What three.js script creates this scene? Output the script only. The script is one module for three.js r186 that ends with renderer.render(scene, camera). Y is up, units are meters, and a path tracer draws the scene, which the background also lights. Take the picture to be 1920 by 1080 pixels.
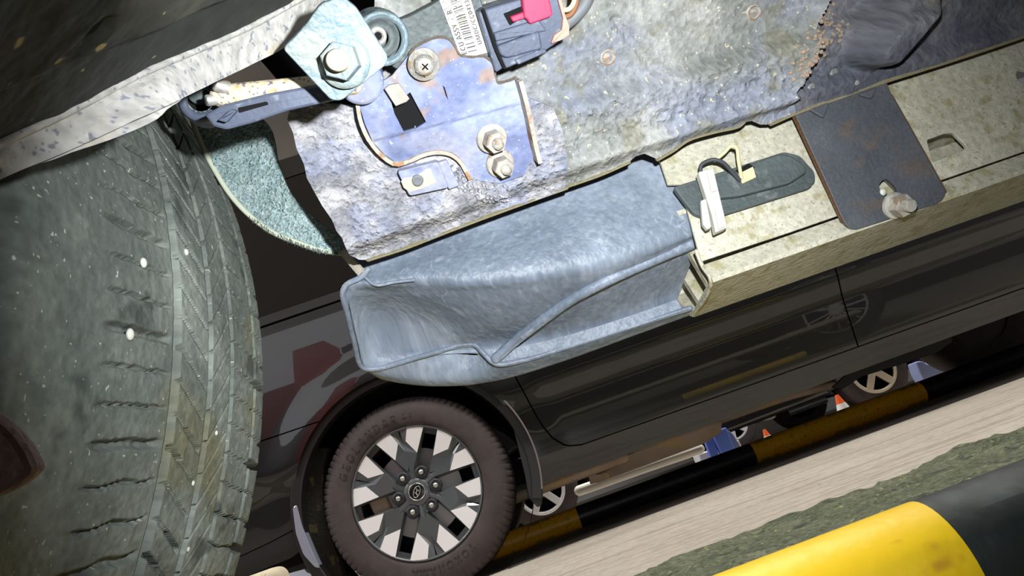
import * as THREE from 'three';
import { mergeGeometries } from 'three/addons/utils/BufferGeometryUtils.js';
import { RoundedBoxGeometry } from 'three/addons/geometries/RoundedBoxGeometry.js';
import { TextGeometry } from 'three/addons/geometries/TextGeometry.js';
import { FontLoader } from 'three/addons/loaders/FontLoader.js';
import { RectAreaLightUniformsLib } from 'three/addons/lights/RectAreaLightUniformsLib.js';

// ------------------------------------------------------------ camera, lights, exposure
const W = 1920, H = 1080, F = 1371;
const D2R = Math.PI / 180;
const scene = new THREE.Scene();
const camera = new THREE.PerspectiveCamera(2 * Math.atan(H / 2 / F) / D2R, W / H, 0.01, 60);
camera.position.set(0, 0.17, 0);
camera.rotation.set(16.3 * D2R, -3.5 * D2R, -20 * D2R, 'YXZ');
camera.updateMatrixWorld(true);
const renderer = new THREE.WebGLRenderer({ antialias: true });
renderer.toneMapping = THREE.LinearToneMapping;
renderer.toneMappingExposure = 1.0;
renderer.shadowMap.enabled = true;
RectAreaLightUniformsLib.init();
scene.background = new THREE.Color().setRGB(1.3, 1.33, 1.4);   // bright sky added past the canopy edge for ambient light and reflections

const FLASH = 1.32, LANE = 56, BEYOND = 80;
const camPt = (r, u, f) => new THREE.Vector3(r, u, -f).applyMatrix4(camera.matrixWorld);
{ // the torch held just above and ahead of the lens
  const s = new THREE.SpotLight(new THREE.Color(0.93, 0.97, 1.0), FLASH, 0, 52 * D2R, 1, 2);
  s.position.set(0.06, 0.238, -0.06);
  s.target.position.set(0.05, 0.33, -0.5);
  s.castShadow = true; s.shadow.radius = 0.3; s.shadow.mapSize.set(2048, 2048); s.shadow.camera.near = 0.02;
  scene.add(s, s.target);
}
const ADDED_LAMPS = [[-2.4, -1.9, LANE], [0.6, -1.9, LANE], [3.6, -1.9, LANE], [0.2, -5.3, BEYOND], [3.6, -5.3, BEYOND]];  // added ceiling lights out of view, put in to light the bays
for (const [x, z, k] of ADDED_LAMPS) {
  const a = new THREE.RectAreaLight(new THREE.Color(1, 0.97, 0.93), k, 1.3, 0.3);
  a.position.set(x, 2.915, z); a.lookAt(x, 0, z + 0.0001); scene.add(a);
}

// ------------------------------------------------------------ pixel rays and planes
const V = (x, y, z) => new THREE.Vector3(x, y, z);
const CAM = camera.position.clone(), CQ = camera.quaternion.clone();
const ray = (u, v) => V((u - W / 2) / F, (H / 2 - v) / F, -1).applyQuaternion(CQ);
const onZ = (u, v, z) => { const d = ray(u, v); return d.multiplyScalar((z - CAM.z) / d.z).add(CAM); };
class Plane {   // a flat surface: through o, its up direction leaning a degrees towards +z, optionally turned about y
  constructor(o, a, yaw = 0) {
    this.o = o; this.ex = V(1, 0, 0); this.ey = V(0, Math.cos(a * D2R), Math.sin(a * D2R));
    this.ex.applyAxisAngle(V(0, 1, 0), yaw * D2R); this.ey.applyAxisAngle(V(0, 1, 0), yaw * D2R);
    this.n = this.ex.clone().cross(this.ey);
    this.m = new THREE.Matrix4().makeBasis(this.ex, this.ey, this.n).setPosition(o);
  }
  static through(a, b, c) { const p = new Plane(a, 0); p.ex = b.clone().sub(a).normalize(); p.n = p.ex.clone().cross(c.clone().sub(a)).normalize(); if (p.n.dot(CAM.clone().sub(a)) < 0) p.n.negate(); p.ey = p.n.clone().cross(p.ex); p.m = new THREE.Matrix4().makeBasis(p.ex, p.ey, p.n).setPosition(a); return p; }
  off(h) { const p = Object.create(Plane.prototype); Object.assign(p, this); p.o = this.o.clone().addScaledVector(this.n, h); p.m = this.m.clone().setPosition(p.o); return p; }
  at(u, v) { const d = ray(u, v); return d.multiplyScalar(this.o.clone().sub(CAM).dot(this.n) / d.dot(this.n)).add(CAM); }
  loc(u, v) { const q = this.at(u, v).sub(this.o); return [q.dot(this.ex), q.dot(this.ey)]; }
  pt(x, y, h = 0) { return this.o.clone().addScaledVector(this.ex, x).addScaledVector(this.ey, y).addScaledVector(this.n, h); }
}
// ------------------------------------------------------------ noise and computed surfaces
const hash = (x, y, s) => { let h = Math.imul(x, 374761393) + Math.imul(y, 668265263) + Math.imul(s, 974711) | 0; h = Math.imul(h ^ (h >>> 13), 1274126177); return ((h ^ (h >>> 16)) >>> 0) / 4294967296; };
const sst = (a, b, x) => { const t = Math.min(1, Math.max(0, (x - a) / (b - a))); return t * t * (3 - 2 * t); };
function vnoise(x, y, s, p) {
  const ix = Math.floor(x), iy = Math.floor(y), fx = x - ix, fy = y - iy, w = (k) => (p ? ((k % p) + p) % p : k);
  const ux = fx * fx * (3 - 2 * fx), uy = fy * fy * (3 - 2 * fy), x0 = w(ix), x1 = w(ix + 1), y0 = w(iy), y1 = w(iy + 1);
  const a = hash(x0, y0, s), b = hash(x1, y0, s), c = hash(x0, y1, s), d = hash(x1, y1, s);
  return a + (b - a) * ux + (c - a) * uy + (a - b - c + d) * ux * uy;
}
function fbm(x, y, s, oct = 4, p = 0) { let v = 0, a = 0.5, t = 0; for (let i = 0; i < oct; i++) { v += a * vnoise(x, y, s + i * 17, p); t += a; x *= 2; y *= 2; p *= 2; a *= 0.5; } return v / t; }
let seedNow = 7; const rnd = () => { seedNow = (Math.imul(seedNow, 1664525) + 1013904223) >>> 0; return seedNow / 4294967296; };
const mixc = (a, b, t) => [a[0] + (b[0] - a[0]) * t, a[1] + (b[1] - a[1]) * t, a[2] + (b[2] - a[2]) * t];
function surf(seed, m, size, fn, opt = {}) {   // fn(n, u, v) -> [r, g, b (sRGB 0..255), height 0..1]; the tile covers m metres
  const c = new Uint8Array(size * size * 4), b = new Uint8Array(size * size * 4);
  for (let j = 0; j < size; j++) for (let i = 0; i < size; i++) {
    const u = i / size, v = j / size, n = (f, o = 4, s = 0, sx = 1) => fbm(u * f * sx, v * f, seed + s * 101, o, sx === 1 ? f : 0);
    const q = fn(n, u, v), k = (j * size + i) * 4, h = q[3] === undefined ? 128 : q[3] * 255;
    for (let e = 0; e < 3; e++) { c[k + e] = Math.max(0, Math.min(255, q[e])); b[k + e] = Math.max(0, Math.min(255, h)); }
    c[k + 3] = b[k + 3] = 255;
  }
  const mk = (d, srgb) => { const t = new THREE.DataTexture(d, size, size); t.wrapS = t.wrapT = THREE.RepeatWrapping; t.magFilter = THREE.LinearFilter; if (srgb) t.colorSpace = THREE.SRGBColorSpace; t.repeat.set(1 / m, 1 / (opt.my || m)); t.needsUpdate = true; return t; };
  const p = { map: mk(c, true), roughness: opt.r ?? 0.8, metalness: opt.metal ?? 0 };
  if (opt.bump) { p.bumpMap = mk(b, false); p.bumpScale = opt.bump; }
  return opt.phys ? new THREE.MeshPhysicalMaterial({ ...p, ...opt.phys }) : new THREE.MeshStandardMaterial(p);
}
const plain = (hex, r = 0.6, metal = 0, more = {}) => new THREE.MeshStandardMaterial({ color: hex, roughness: r, metalness: metal, ...more });
const speck = (n, t, k, s) => sst(t, t + 0.05, n(k * 2.5 | 0, 2, s));
const M = {};
M.pan = surf(1, 0.22, 768, (n) => {
  const a = n(6, 5), f = n(40, 3, 1); let c = mixc([84, 92, 112], [150, 156, 178], sst(0.3, 0.7, a)); c = mixc(c, [104, 106, 104], sst(0.5, 0.7, n(4, 4, 2)) * 0.8);
  c = mixc(c, [214, 212, 202], speck(n, 0.8, 60, 3) * 0.9); c = mixc(c, [142, 112, 84], speck(n, 0.77, 22, 4) * 0.6); return [...c.map((v) => v * (0.86 + 0.28 * f)), f * 0.7 + a * 0.3];
}, { r: 0.62, bump: 0.0012, metal: 0.1 });
M.under = surf(2, 0.2, 768, (n) => {
  const a = n(5, 5), f = n(70, 3, 1); let c = mixc([124, 126, 122], [160, 160, 156], sst(0.3, 0.7, a)); c = mixc(c, [124, 130, 148], sst(0.5, 0.72, n(3, 3, 5)) * 0.7);
  c = mixc(c, [206, 196, 160], speck(n, 0.8, 40, 3) * 0.9); c = mixc(c, [120, 116, 96], sst(0.55, 0.75, n(9, 4, 6)) * 0.6); return [...c.map((v) => v * (0.82 + 0.34 * f)), f];
}, { r: 0.85, bump: 0.0014 });
M.dirt = surf(3, 0.12, 768, (n) => {
  const a = n(8, 5), f = n(48, 4, 1); let c = mixc([128, 128, 134], [176, 174, 176], sst(0.3, 0.7, a)); c = mixc(c, [124, 132, 158], sst(0.52, 0.68, n(5, 4, 2)) * 0.5);
  c = mixc(c, [232, 230, 224], speck(n, 0.87, 40, 3)); return [...c.map((v) => v * (0.82 + 0.34 * f)), f];
}, { r: 0.95, bump: 0.0024 });
M.bracket = surf(4, 0.16, 768, (n) => {
  const a = n(5, 5), f = n(50, 3, 1); let c = mixc([100, 110, 146], [142, 150, 178], sst(0.3, 0.7, a)); c = mixc(c, [146, 146, 160], sst(0.5, 0.7, n(6, 4, 2)) * 0.7);
  c = mixc(c, [148, 116, 90], sst(0.58, 0.74, n(9, 5, 7)) * 0.7); c = mixc(c, [222, 222, 228], speck(n, 0.84, 40, 3) * 0.8); return [...c.map((v) => v * (0.9 + 0.2 * f)), f];
}, { r: 0.68, bump: 0.0004, metal: 0 });
M.edge = surf(5, 0.1, 384, (n) => { const a = n(6, 5); let c = mixc([150, 140, 132], [206, 196, 176], a); c = mixc(c, [150, 104, 66], sst(0.55, 0.7, n(9, 4, 2)) * 0.8); return [...c, n(40, 3)]; }, { r: 0.8, bump: 0.001 });
M.flange = surf(6, 0.16, 384, (n) => { let c = mixc([192, 184, 140], [226, 216, 176], n(10, 4)); c = mixc(c, [186, 128, 72], sst(0.6, 0.72, n(9, 4, 2)) * 0.6); return [...c, n(40, 3)]; }, { r: 0.9, bump: 0.0012 });
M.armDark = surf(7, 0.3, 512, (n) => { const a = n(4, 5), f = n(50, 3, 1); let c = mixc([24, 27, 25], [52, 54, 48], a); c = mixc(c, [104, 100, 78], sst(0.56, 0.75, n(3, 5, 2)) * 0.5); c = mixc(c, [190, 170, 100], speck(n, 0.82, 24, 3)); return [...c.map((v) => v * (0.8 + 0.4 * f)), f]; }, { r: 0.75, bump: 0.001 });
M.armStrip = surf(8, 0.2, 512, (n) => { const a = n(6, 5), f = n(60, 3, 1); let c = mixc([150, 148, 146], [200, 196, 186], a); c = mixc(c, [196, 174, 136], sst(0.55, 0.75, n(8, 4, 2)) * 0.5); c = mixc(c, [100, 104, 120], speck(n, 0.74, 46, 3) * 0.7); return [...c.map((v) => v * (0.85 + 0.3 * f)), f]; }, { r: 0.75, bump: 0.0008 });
M.rod = surf(9, 0.1, 384, (n) => { let c = mixc([206, 190, 156], [228, 220, 204], n(6, 4)); c = mixc(c, [96, 90, 110], speck(n, 0.7, 24, 3) * 0.8); c = mixc(c, [196, 156, 84], speck(n, 0.7, 12, 4) * 0.5); return [...c, n(30, 3)]; }, { r: 0.7, bump: 0.0006 });
M.bluePlastic = surf(10, 0.25, 768, (n, u, v) => {
  const a = n(4, 5), f = n(80, 3, 1); let c = mixc([104, 114, 128], [138, 148, 162], sst(0.3, 0.7, a)); c = mixc(c, [160, 166, 174], sst(0.62, 0.8, n(44, 4, 2)) * 0.3);
  const s = Math.abs(n(7, 4, 5) - 0.5); c = mixc(c, [186, 190, 192], (1 - sst(0, 0.004, s)) * 0.4); c = mixc(c, [150, 130, 96], speck(n, 0.88, 40, 6) * 0.6); return [...c.map((q) => q * (0.9 + 0.2 * f)), f];
}, { r: 0.5, bump: 0.0006 });
M.alu = surf(11, 0.2, 768, (n) => { const a = n(5, 5), f = n(70, 3, 1); let c = mixc([172, 168, 146], [206, 202, 184], a); c = mixc(c, [150, 140, 96], sst(0.55, 0.75, n(24, 4, 2)) * 0.55); c = mixc(c, [176, 118, 66], speck(n, 0.9, 24, 3) * 0.8); c = mixc(c, [120, 112, 92], speck(n, 0.76, 70, 4) * 0.6); return [...c.map((v) => v * (0.9 + 0.2 * f)), f]; }, { r: 0.6, bump: 0.0005, metal: 0.15 });
M.plate = surf(12, 0.12, 768, (n) => { const a = n(5, 5), f = n(70, 3, 1); let c = mixc([62, 65, 70], [88, 91, 96], a); c = mixc(c, [112, 84, 64], sst(0.6, 0.8, n(9, 5, 2)) * 0.35); c = mixc(c, [150, 150, 146], speck(n, 0.86, 60, 3) * 0.5); return [...c.map((v) => v * (0.92 + 0.16 * f)), f]; }, { r: 0.6, bump: 0.00025 });
M.plateEdge = surf(13, 0.05, 256, (n) => [...mixc([120, 70, 40], [176, 140, 100], n(8, 4)), n(20, 3)], { r: 0.9, bump: 0.001 });
M.felt = surf(14, 0.1, 768, (n) => { const f = n(90, 3, 1), a = n(6, 4), s = Math.abs(n(24, 3, 2) - 0.5) * 2; let c = mixc([122, 144, 144], [166, 186, 186], a); c = mixc(c, [196, 206, 196], (1 - sst(0, 0.14, s)) * 0.5); return [...c.map((v) => v * (0.7 + 0.6 * f)), f]; }, { r: 1, bump: 0.002 });
M.tyre = surf(15, 0.3, 1024, (n, u, v) => { const a = n(5, 5), f = n(90, 3, 1); let c = mixc([92, 98, 92], [124, 130, 122], sst(0.3, 0.7, a)); c = mixc(c, [112, 106, 72], sst(0.6, 0.78, n(4, 4, 6)) * 0.6); c = mixc(c, [202, 204, 186], speck(n, 0.84, 60, 3) * 0.8); c = mixc(c, [38, 40, 38], sst(0.66, 0.8, n(14, 4, 4)) * 0.5); return [...c.map((q) => q * (0.85 + 0.3 * f)), f]; }, { r: 0.8, bump: 0.0006 });
M.sidewall = surf(16, 0.2, 384, (n) => { const a = n(5, 4); return [...mixc([62, 54, 55], [84, 75, 75], a), n(60, 3, 1)]; }, { r: 0.85, bump: 0.0006 });
M.concrete = surf(17, 1.6, 1024, (n, u, v) => {
  const a = n(3, 5), f = n(120, 2, 1), s = fbm(u * 5, v * 70, 55, 4, 0); let c = mixc([156, 147, 134], [186, 178, 166], a); c = mixc(c, [138, 128, 114], sst(0.5, 0.75, s) * 0.6); c = mixc(c, [222, 218, 208], speck(n, 0.88, 90, 3)); c = mixc(c, [60, 56, 50], speck(n, 0.9, 60, 4)); return [...c.map((q) => q * (0.92 + 0.16 * f)), f];
}, { r: 0.85, bump: 0.0015 });
M.moss = surf(18, 0.35, 768, (n) => { const a = n(7, 5), f = n(70, 3, 1); let c = mixc([74, 80, 62], [116, 120, 96], a); c = mixc(c, [150, 158, 96], speck(n, 0.78, 14, 3) * 0.6); c = mixc(c, [48, 52, 46], sst(0.6, 0.75, n(10, 4, 5)) * 0.6); return [...c.map((q) => q * (0.7 + 0.6 * f)), f]; }, { r: 1, bump: 0.006 });
M.yellow = surf(19, 0.4, 512, (n) => { let c = mixc([246, 176, 14], [255, 190, 22], n(4, 4)); c = mixc(c, [110, 84, 30], speck(n, 0.76, 26, 3) * 0.8); c = mixc(c, [130, 128, 96], sst(0.68, 0.76, n(6, 5, 6)) * 0.6); return [...c, n(40, 3)]; }, { r: 0.42, bump: 0.0004 });
M.yellowNear = surf(29, 0.4, 512, (n) => { let c = mixc([228, 186, 6], [238, 200, 10], n(5, 4)); c = mixc(c, [150, 140, 84], sst(0.66, 0.74, n(5, 5, 6)) * 0.6); c = mixc(c, [150, 96, 20], sst(0.7, 0.8, n(9, 4, 2)) * 0.5); return [...c, n(40, 3)]; }, { r: 0.5, bump: 0.0006 });
M.black = surf(20, 0.4, 384, (n) => { let c = mixc([20, 21, 23], [36, 37, 40], n(5, 4)); c = mixc(c, [60, 66, 60], sst(0.66, 0.8, n(8, 4, 2)) * 0.6); return [...c, n(40, 3)]; }, { r: 0.4, bump: 0.0004 });
M.blackNear = surf(30, 0.4, 384, (n) => { let c = mixc([24, 29, 28], [40, 47, 45], n(5, 4)); c = mixc(c, [74, 84, 84], sst(0.62, 0.8, n(7, 4, 2)) * 0.6); return [...c, n(40, 3)]; }, { r: 0.55, bump: 0.0006 });
M.mudLiner = surf(21, 0.3, 384, (n) => { let c = mixc([24, 23, 20], [46, 42, 34], n(6, 4)); c = mixc(c, [104, 88, 56], sst(0.58, 0.75, n(9, 4, 2)) * 0.7); return [...c, n(40, 3)]; }, { r: 0.9, bump: 0.002 });
M.brown = surf(22, 0.5, 384, (n) => { let c = mixc([140, 122, 106], [178, 156, 136], n(6, 4)); c = mixc(c, [186, 158, 100], sst(0.55, 0.7, n(5, 4, 2)) * 0.6); return [...c, n(40, 3)]; }, { r: 0.8, bump: 0.001 });
M.wallWhite = surf(23, 3, 384, (n) => { const a = n(4, 4); return [...mixc([200, 200, 202], [218, 218, 220], a), n(60, 2)]; }, { r: 0.9 });
M.addedRed = surf(24, 3, 256, (n) => [...mixc([176, 26, 34], [196, 34, 44], n(4, 4)), n(60, 2)], { r: 0.7 });
M.blackPaint = new THREE.MeshPhysicalMaterial({ color: 0x060607, roughness: 0.35, metalness: 0, clearcoat: 1, clearcoatRoughness: 0.02 });
M.glassDark = new THREE.MeshPhysicalMaterial({ color: 0x08080a, roughness: 0.03, clearcoat: 1, clearcoatRoughness: 0.01, ior: 1.6 });
M.rubber = plain(0x101112, 0.8); M.darkCore = plain(0x0a0a0b, 0.95); M.cladding = plain(0x19191b, 0.6);
M.steel = surf(25, 0.06, 256, (n) => { let c = mixc([150, 148, 142], [208, 204, 196], n(6, 4)); c = mixc(c, [150, 118, 72], sst(0.62, 0.76, n(7, 4, 2)) * 0.7); return [...c, n(30, 3)]; }, { r: 0.45, bump: 0.0006, metal: 0.35 });
M.dirtySteel = surf(26, 0.05, 256, (n) => { let c = mixc([136, 130, 122], [186, 180, 168], n(8, 4)); c = mixc(c, [120, 92, 66], sst(0.58, 0.74, n(6, 4, 2)) * 0.6); return [...c, n(30, 3)]; }, { r: 0.85, bump: 0.0004 });
M.underseal = surf(35, 0.2, 768, (n) => { const a = n(5, 5), f = n(60, 3, 1); let c = mixc([78, 80, 90], [112, 112, 116], sst(0.3, 0.7, a)); c = mixc(c, [140, 132, 112], sst(0.58, 0.76, n(7, 4, 2)) * 0.6); return [...c.map((v) => v * (0.84 + 0.3 * f)), f]; }, { r: 0.75, bump: 0.0012 });
M.paleBlueSteel = surf(27, 0.12, 512, (n) => { let c = mixc([98, 116, 124], [134, 150, 156], n(5, 5)); c = mixc(c, [156, 158, 142], sst(0.55, 0.75, n(4, 4, 3)) * 0.6); c = mixc(c, [96, 112, 110], sst(0.6, 0.74, n(7, 4, 2)) * 0.6); return [...c, n(50, 3)]; }, { r: 0.55, bump: 0.0008, metal: 0.15 });
M.connector = surf(28, 0.1, 384, (n) => { let c = mixc([66, 73, 90], [92, 100, 118], n(5, 4)); c = mixc(c, [150, 156, 164], sst(0.62, 0.78, n(16, 4, 2)) * 0.5); return [...c, n(60, 3)]; }, { r: 0.5, bump: 0.0001 });
M.pink = plain(0xbe2f54, 0.5); M.paleClip = plain(0xb98f80, 0.7); M.brownClip = plain(0x84583a, 0.7); M.creamWire = plain(0xcfc79a, 0.6); M.darkWire = plain(0x3a3e42, 0.6); M.whitePlastic = plain(0xccccc0, 0.5);
M.lampPlastic = surf(31, 0.15, 384, (n) => { let c = mixc([58, 66, 66], [90, 98, 98], n(6, 4)); c = mixc(c, [128, 134, 128], sst(0.62, 0.8, n(20, 4, 2)) * 0.4); return [...c, n(60, 3)]; }, { r: 0.6, bump: 0.0005 });
M.yellowMark = surf(32, 0.03, 256, (n) => [...mixc([206, 194, 146], [224, 212, 166], n(6, 4)), n(20, 3)], { r: 0.8, bump: 0.0005 });
M.hole = plain(0x050506, 1); M.grey = plain(0x6a6d70, 0.6);
M.machined = new THREE.MeshPhysicalMaterial({ color: 0xfaf8fa, roughness: 0.42, metalness: 0.2 });
M.rimGrey = new THREE.MeshPhysicalMaterial({ color: 0x5a5f63, roughness: 0.4, metalness: 0.4, clearcoat: 0.6, clearcoatRoughness: 0.15 });
M.rimPocket = plain(0x34363a, 0.5, 0.3); M.chrome = plain(0xc8c8c4, 0.25, 0.9); M.disc = plain(0xb8b6ba, 0.5, 0.2), M.paleStud = plain(0xd6d2b4, 0.5); M.letter = plain(0x2c2829, 0.55);

// ------------------------------------------------------------ objects
const taken = {};
const numbered = (n) => { const k = taken[n] = (taken[n] ?? -1) + 1; return k ? n + '_' + String(k).padStart(3, '0') : n; };
function tag(o, label, category, group, kind) { if (label) o.userData.label = label; if (category) o.userData.category = category; if (group) o.userData.group = group; if (kind) o.userData.kind = kind; return o; }
function thing(name, base, label, category, group) { const g = new THREE.Group(); g.name = numbered(name); g.userData.base = V(...base); scene.add(g); return tag(g, label, category, group); }
function part(parent, name, geo, mat, label, kind) {
  if (Array.isArray(geo)) geo = merge(geo);
  const m = new THREE.Mesh(geo, mat); m.name = numbered(name); m.castShadow = m.receiveShadow = true; parent.add(m);
  if (label) m.userData.label = label; if (kind) m.userData.kind = kind; return m;
}
function sub(parent, name, label) { const g = new THREE.Group(); g.name = numbered(name); if (label) g.userData.label = label; parent.add(g); return g; }
function settle(g) { const b = g.userData.base; delete g.userData.base; g.position.copy(b); for (const c of g.children) c.position.sub(b); return g; }
function struct(name, geo, mat) { const m = new THREE.Mesh(Array.isArray(geo) ? merge(geo) : geo, mat); m.name = name; m.userData.kind = 'structure'; m.receiveShadow = m.castShadow = true; scene.add(m); return m; }
const only = (g) => { g = g.index ? g.toNonIndexed() : g; for (const k of Object.keys(g.attributes)) if (!['position', 'normal', 'uv'].includes(k)) g.deleteAttribute(k); g.clearGroups(); return g; };
function merge(list) { return list.length === 1 ? list[0] : mergeGeometries(list.map(only)); }
function boxUV(geo) {   // uv in metres from the dominant side of each triangle
  const g = only(geo), p = g.attributes.position, uv = new Float32Array(p.count * 2), a = V(0, 0, 0), b = V(0, 0, 0), c = V(0, 0, 0);
  for (let i = 0; i < p.count; i += 3) {
    a.fromBufferAttribute(p, i); b.fromBufferAttribute(p, i + 1); c.fromBufferAttribute(p, i + 2);
    const n = b.clone().sub(a).cross(c.clone().sub(a)), k = Math.abs(n.x) > Math.abs(n.y) ? (Math.abs(n.x) > Math.abs(n.z) ? 0 : 2) : (Math.abs(n.y) > Math.abs(n.z) ? 1 : 2);
    [a, b, c].forEach((q, e) => { uv[(i + e) * 2] = k === 0 ? q.z : q.x; uv[(i + e) * 2 + 1] = k === 1 ? q.z : q.y; });
  }
  g.setAttribute('uv', new THREE.BufferAttribute(uv, 2)); return g;
}
const crom = (pts, n, closed) => { const c = new THREE.CatmullRomCurve3(pts.map((p) => V(p[0], p[1], p[2] || 0)), closed, 'centripetal'); return c.getPoints(n).slice(0, closed ? -1 : undefined).map((q) => [q.x, q.y, q.z]); };
const rounded = (pts, r, n = 5) => { const out = []; pts.forEach((p, i) => { const a = pts[(i + pts.length - 1) % pts.length], b = pts[(i + 1) % pts.length], la = Math.hypot(a[0] - p[0], a[1] - p[1]), lb = Math.hypot(b[0] - p[0], b[1] - p[1]), q = Math.min(r, la * 0.45, lb * 0.45), s = [p[0] + (a[0] - p[0]) * q / la, p[1] + (a[1] - p[1]) * q / la], e = [p[0] + (b[0] - p[0]) * q / lb, p[1] + (b[1] - p[1]) * q / lb]; for (let k = 0; k <= n; k++) { const t = k / n, m = 1 - t; out.push([m * m * s[0] + 2 * m * t * p[0] + t * t * e[0], m * m * s[1] + 2 * m * t * p[1] + t * t * e[1]]); } }); return out; };
// a plate cut to an outline (pixels on a plane) with real thickness behind its face
function slab(outline, pl, thick, { holes = [], r = 0, bevel = 0.0006, smooth = 0 } = {}) {
  const prep = (o, rr) => { let q = rr ? rounded(o, rr) : o; if (smooth && !rr) q = crom(q, smooth, true); return q.map((p) => { const l = pl.loc(p[0], p[1]); return new THREE.Vector2(l[0], l[1]); }); };
  const s = new THREE.Shape(prep(outline, r)); for (const h of holes) s.holes.push(new THREE.Path(prep(h, 4)));
  const g = new THREE.ExtrudeGeometry(s, { depth: Math.max(1e-5, thick - 2 * bevel), bevelEnabled: bevel > 0, bevelThickness: bevel, bevelSize: bevel * 0.7, bevelOffset: -bevel * 0.7, bevelSegments: 2, curveSegments: 8 });
  g.translate(0, 0, -thick + bevel); return g.applyMatrix4(pl.m);
}
const inPoly = (P, x, y) => { let c = false; for (let i = 0, j = P.length - 1; i < P.length; j = i++) if ((P[i][1] > y) !== (P[j][1] > y) && x < (P[j][0] - P[i][0]) * (y - P[i][1]) / (P[j][1] - P[i][1]) + P[i][0]) c = !c; return c; };
function clipCell(P, x0, y0, x1, y1) {
  let q = P; const cut = (f, mk) => { const o = []; for (let i = 0; i < q.length; i++) { const a = q[i], b = q[(i + 1) % q.length], fa = f(a), fb = f(b); if (fa >= 0) o.push(a); if ((fa >= 0) !== (fb >= 0)) { const t = fa / (fa - fb); o.push([a[0] + (b[0] - a[0]) * t, a[1] + (b[1] - a[1]) * t]); } } q = o; };
  cut((p) => p[0] - x0); cut((p) => x1 - p[0]); cut((p) => p[1] - y0); cut((p) => y1 - p[1]); return q;
}
// a sheet with an outline P (local metres) and a relief: a fine grid clipped to the outline, with a rim of the given thickness
function sheet(P, cell, disp, thick) {
  let area = 0; P.forEach((p, i) => { const b = P[(i + 1) % P.length]; area += p[0] * b[1] - b[0] * p[1]; }); if (area < 0) P = P.slice().reverse();
  const xs = P.map((p) => p[0]), ys = P.map((p) => p[1]), X0 = Math.min(...xs), Y0 = Math.min(...ys), nx = Math.ceil((Math.max(...xs) - X0) / cell), ny = Math.ceil((Math.max(...ys) - Y0) / cell);
  const mark = new Uint8Array((nx + 1) * (ny + 1)), rim = [];
  P.forEach((a, i) => { const b = P[(i + 1) % P.length], L = Math.hypot(b[0] - a[0], b[1] - a[1]), k = Math.max(1, Math.ceil(L / (cell * 0.3))); for (let t = 0; t <= k; t++) { const x = a[0] + (b[0] - a[0]) * t / k, y = a[1] + (b[1] - a[1]) * t / k, ci = Math.floor((x - X0) / cell), cj = Math.floor((y - Y0) / cell); for (let di = -1; di < 2; di++) for (let dj = -1; dj < 2; dj++) { const e = ci + di, f = cj + dj; if (e >= 0 && f >= 0 && e < nx && f < ny) mark[f * nx + e] = 1; } } const kk = Math.max(1, Math.ceil(L / cell)); for (let t = 0; t < kk; t++) rim.push([a[0] + (b[0] - a[0]) * t / kk, a[1] + (b[1] - a[1]) * t / kk]); });
  const pos = [], nor = [], uv = [], idx = [], seen = new Map(), e = cell * 0.4;
  const vert = (x, y) => { pos.push(x, y, disp(x, y)); const n = V(-(disp(x + e, y) - disp(x - e, y)) / (2 * e), -(disp(x, y + e) - disp(x, y - e)) / (2 * e), 1).normalize(); nor.push(n.x, n.y, n.z); uv.push(x, y); return pos.length / 3 - 1; };
  const gv = (i, j) => { const k = j * (nx + 2) + i; if (!seen.has(k)) seen.set(k, vert(X0 + i * cell, Y0 + j * cell)); return seen.get(k); };
  for (let j = 0; j < ny; j++) for (let i = 0; i < nx; i++) {
    const x = X0 + i * cell, y = Y0 + j * cell;
    if (!mark[j * nx + i]) { if (inPoly(P, x + cell / 2, y + cell / 2)) { const a = gv(i, j), b = gv(i + 1, j), c = gv(i + 1, j + 1), d = gv(i, j + 1); idx.push(a, b, c, a, c, d); } continue; }
    let q = clipCell(P, x, y, x + cell, y + cell); q = q.filter((p, k) => { const b = q[(k + 1) % q.length]; return Math.hypot(p[0] - b[0], p[1] - b[1]) > 1e-7; }); if (q.length < 3) continue;
    const ids = q.map((p) => vert(p[0], p[1]));
    for (const t of THREE.ShapeUtils.triangulateShape(q.map((p) => new THREE.Vector2(p[0], p[1])), [])) { const [a, b, c] = t, s = (q[b][0] - q[a][0]) * (q[c][1] - q[a][1]) - (q[c][0] - q[a][0]) * (q[b][1] - q[a][1]); if (s > 0) idx.push(ids[a], ids[b], ids[c]); else if (s < 0) idx.push(ids[a], ids[c], ids[b]); }
  }
  if (thick) rim.forEach((a, i) => { const b = rim[(i + 1) % rim.length], dx = b[0] - a[0], dy = b[1] - a[1], L = Math.hypot(dx, dy) || 1, k = pos.length / 3; for (const [p, h] of [[a, 0], [b, 0], [b, thick], [a, thick]]) { pos.push(p[0], p[1], disp(p[0], p[1]) - h); nor.push(dy / L, -dx / L, 0); uv.push(p[0] + h, p[1]); } idx.push(k, k + 2, k + 1, k, k + 3, k + 2); });
  const g = new THREE.BufferGeometry(); g.setAttribute('position', new THREE.Float32BufferAttribute(pos, 3)); g.setAttribute('normal', new THREE.Float32BufferAttribute(nor, 3)); g.setAttribute('uv', new THREE.Float32BufferAttribute(uv, 2)); g.setIndex(idx); return g;
}
const pxSheet = (outline, pl, cell, disp, thick, smooth) => sheet((smooth ? crom(outline, smooth, true) : outline).map((p) => pl.loc(p[0], p[1])), cell, disp, thick).applyMatrix4(pl.m);
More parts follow.
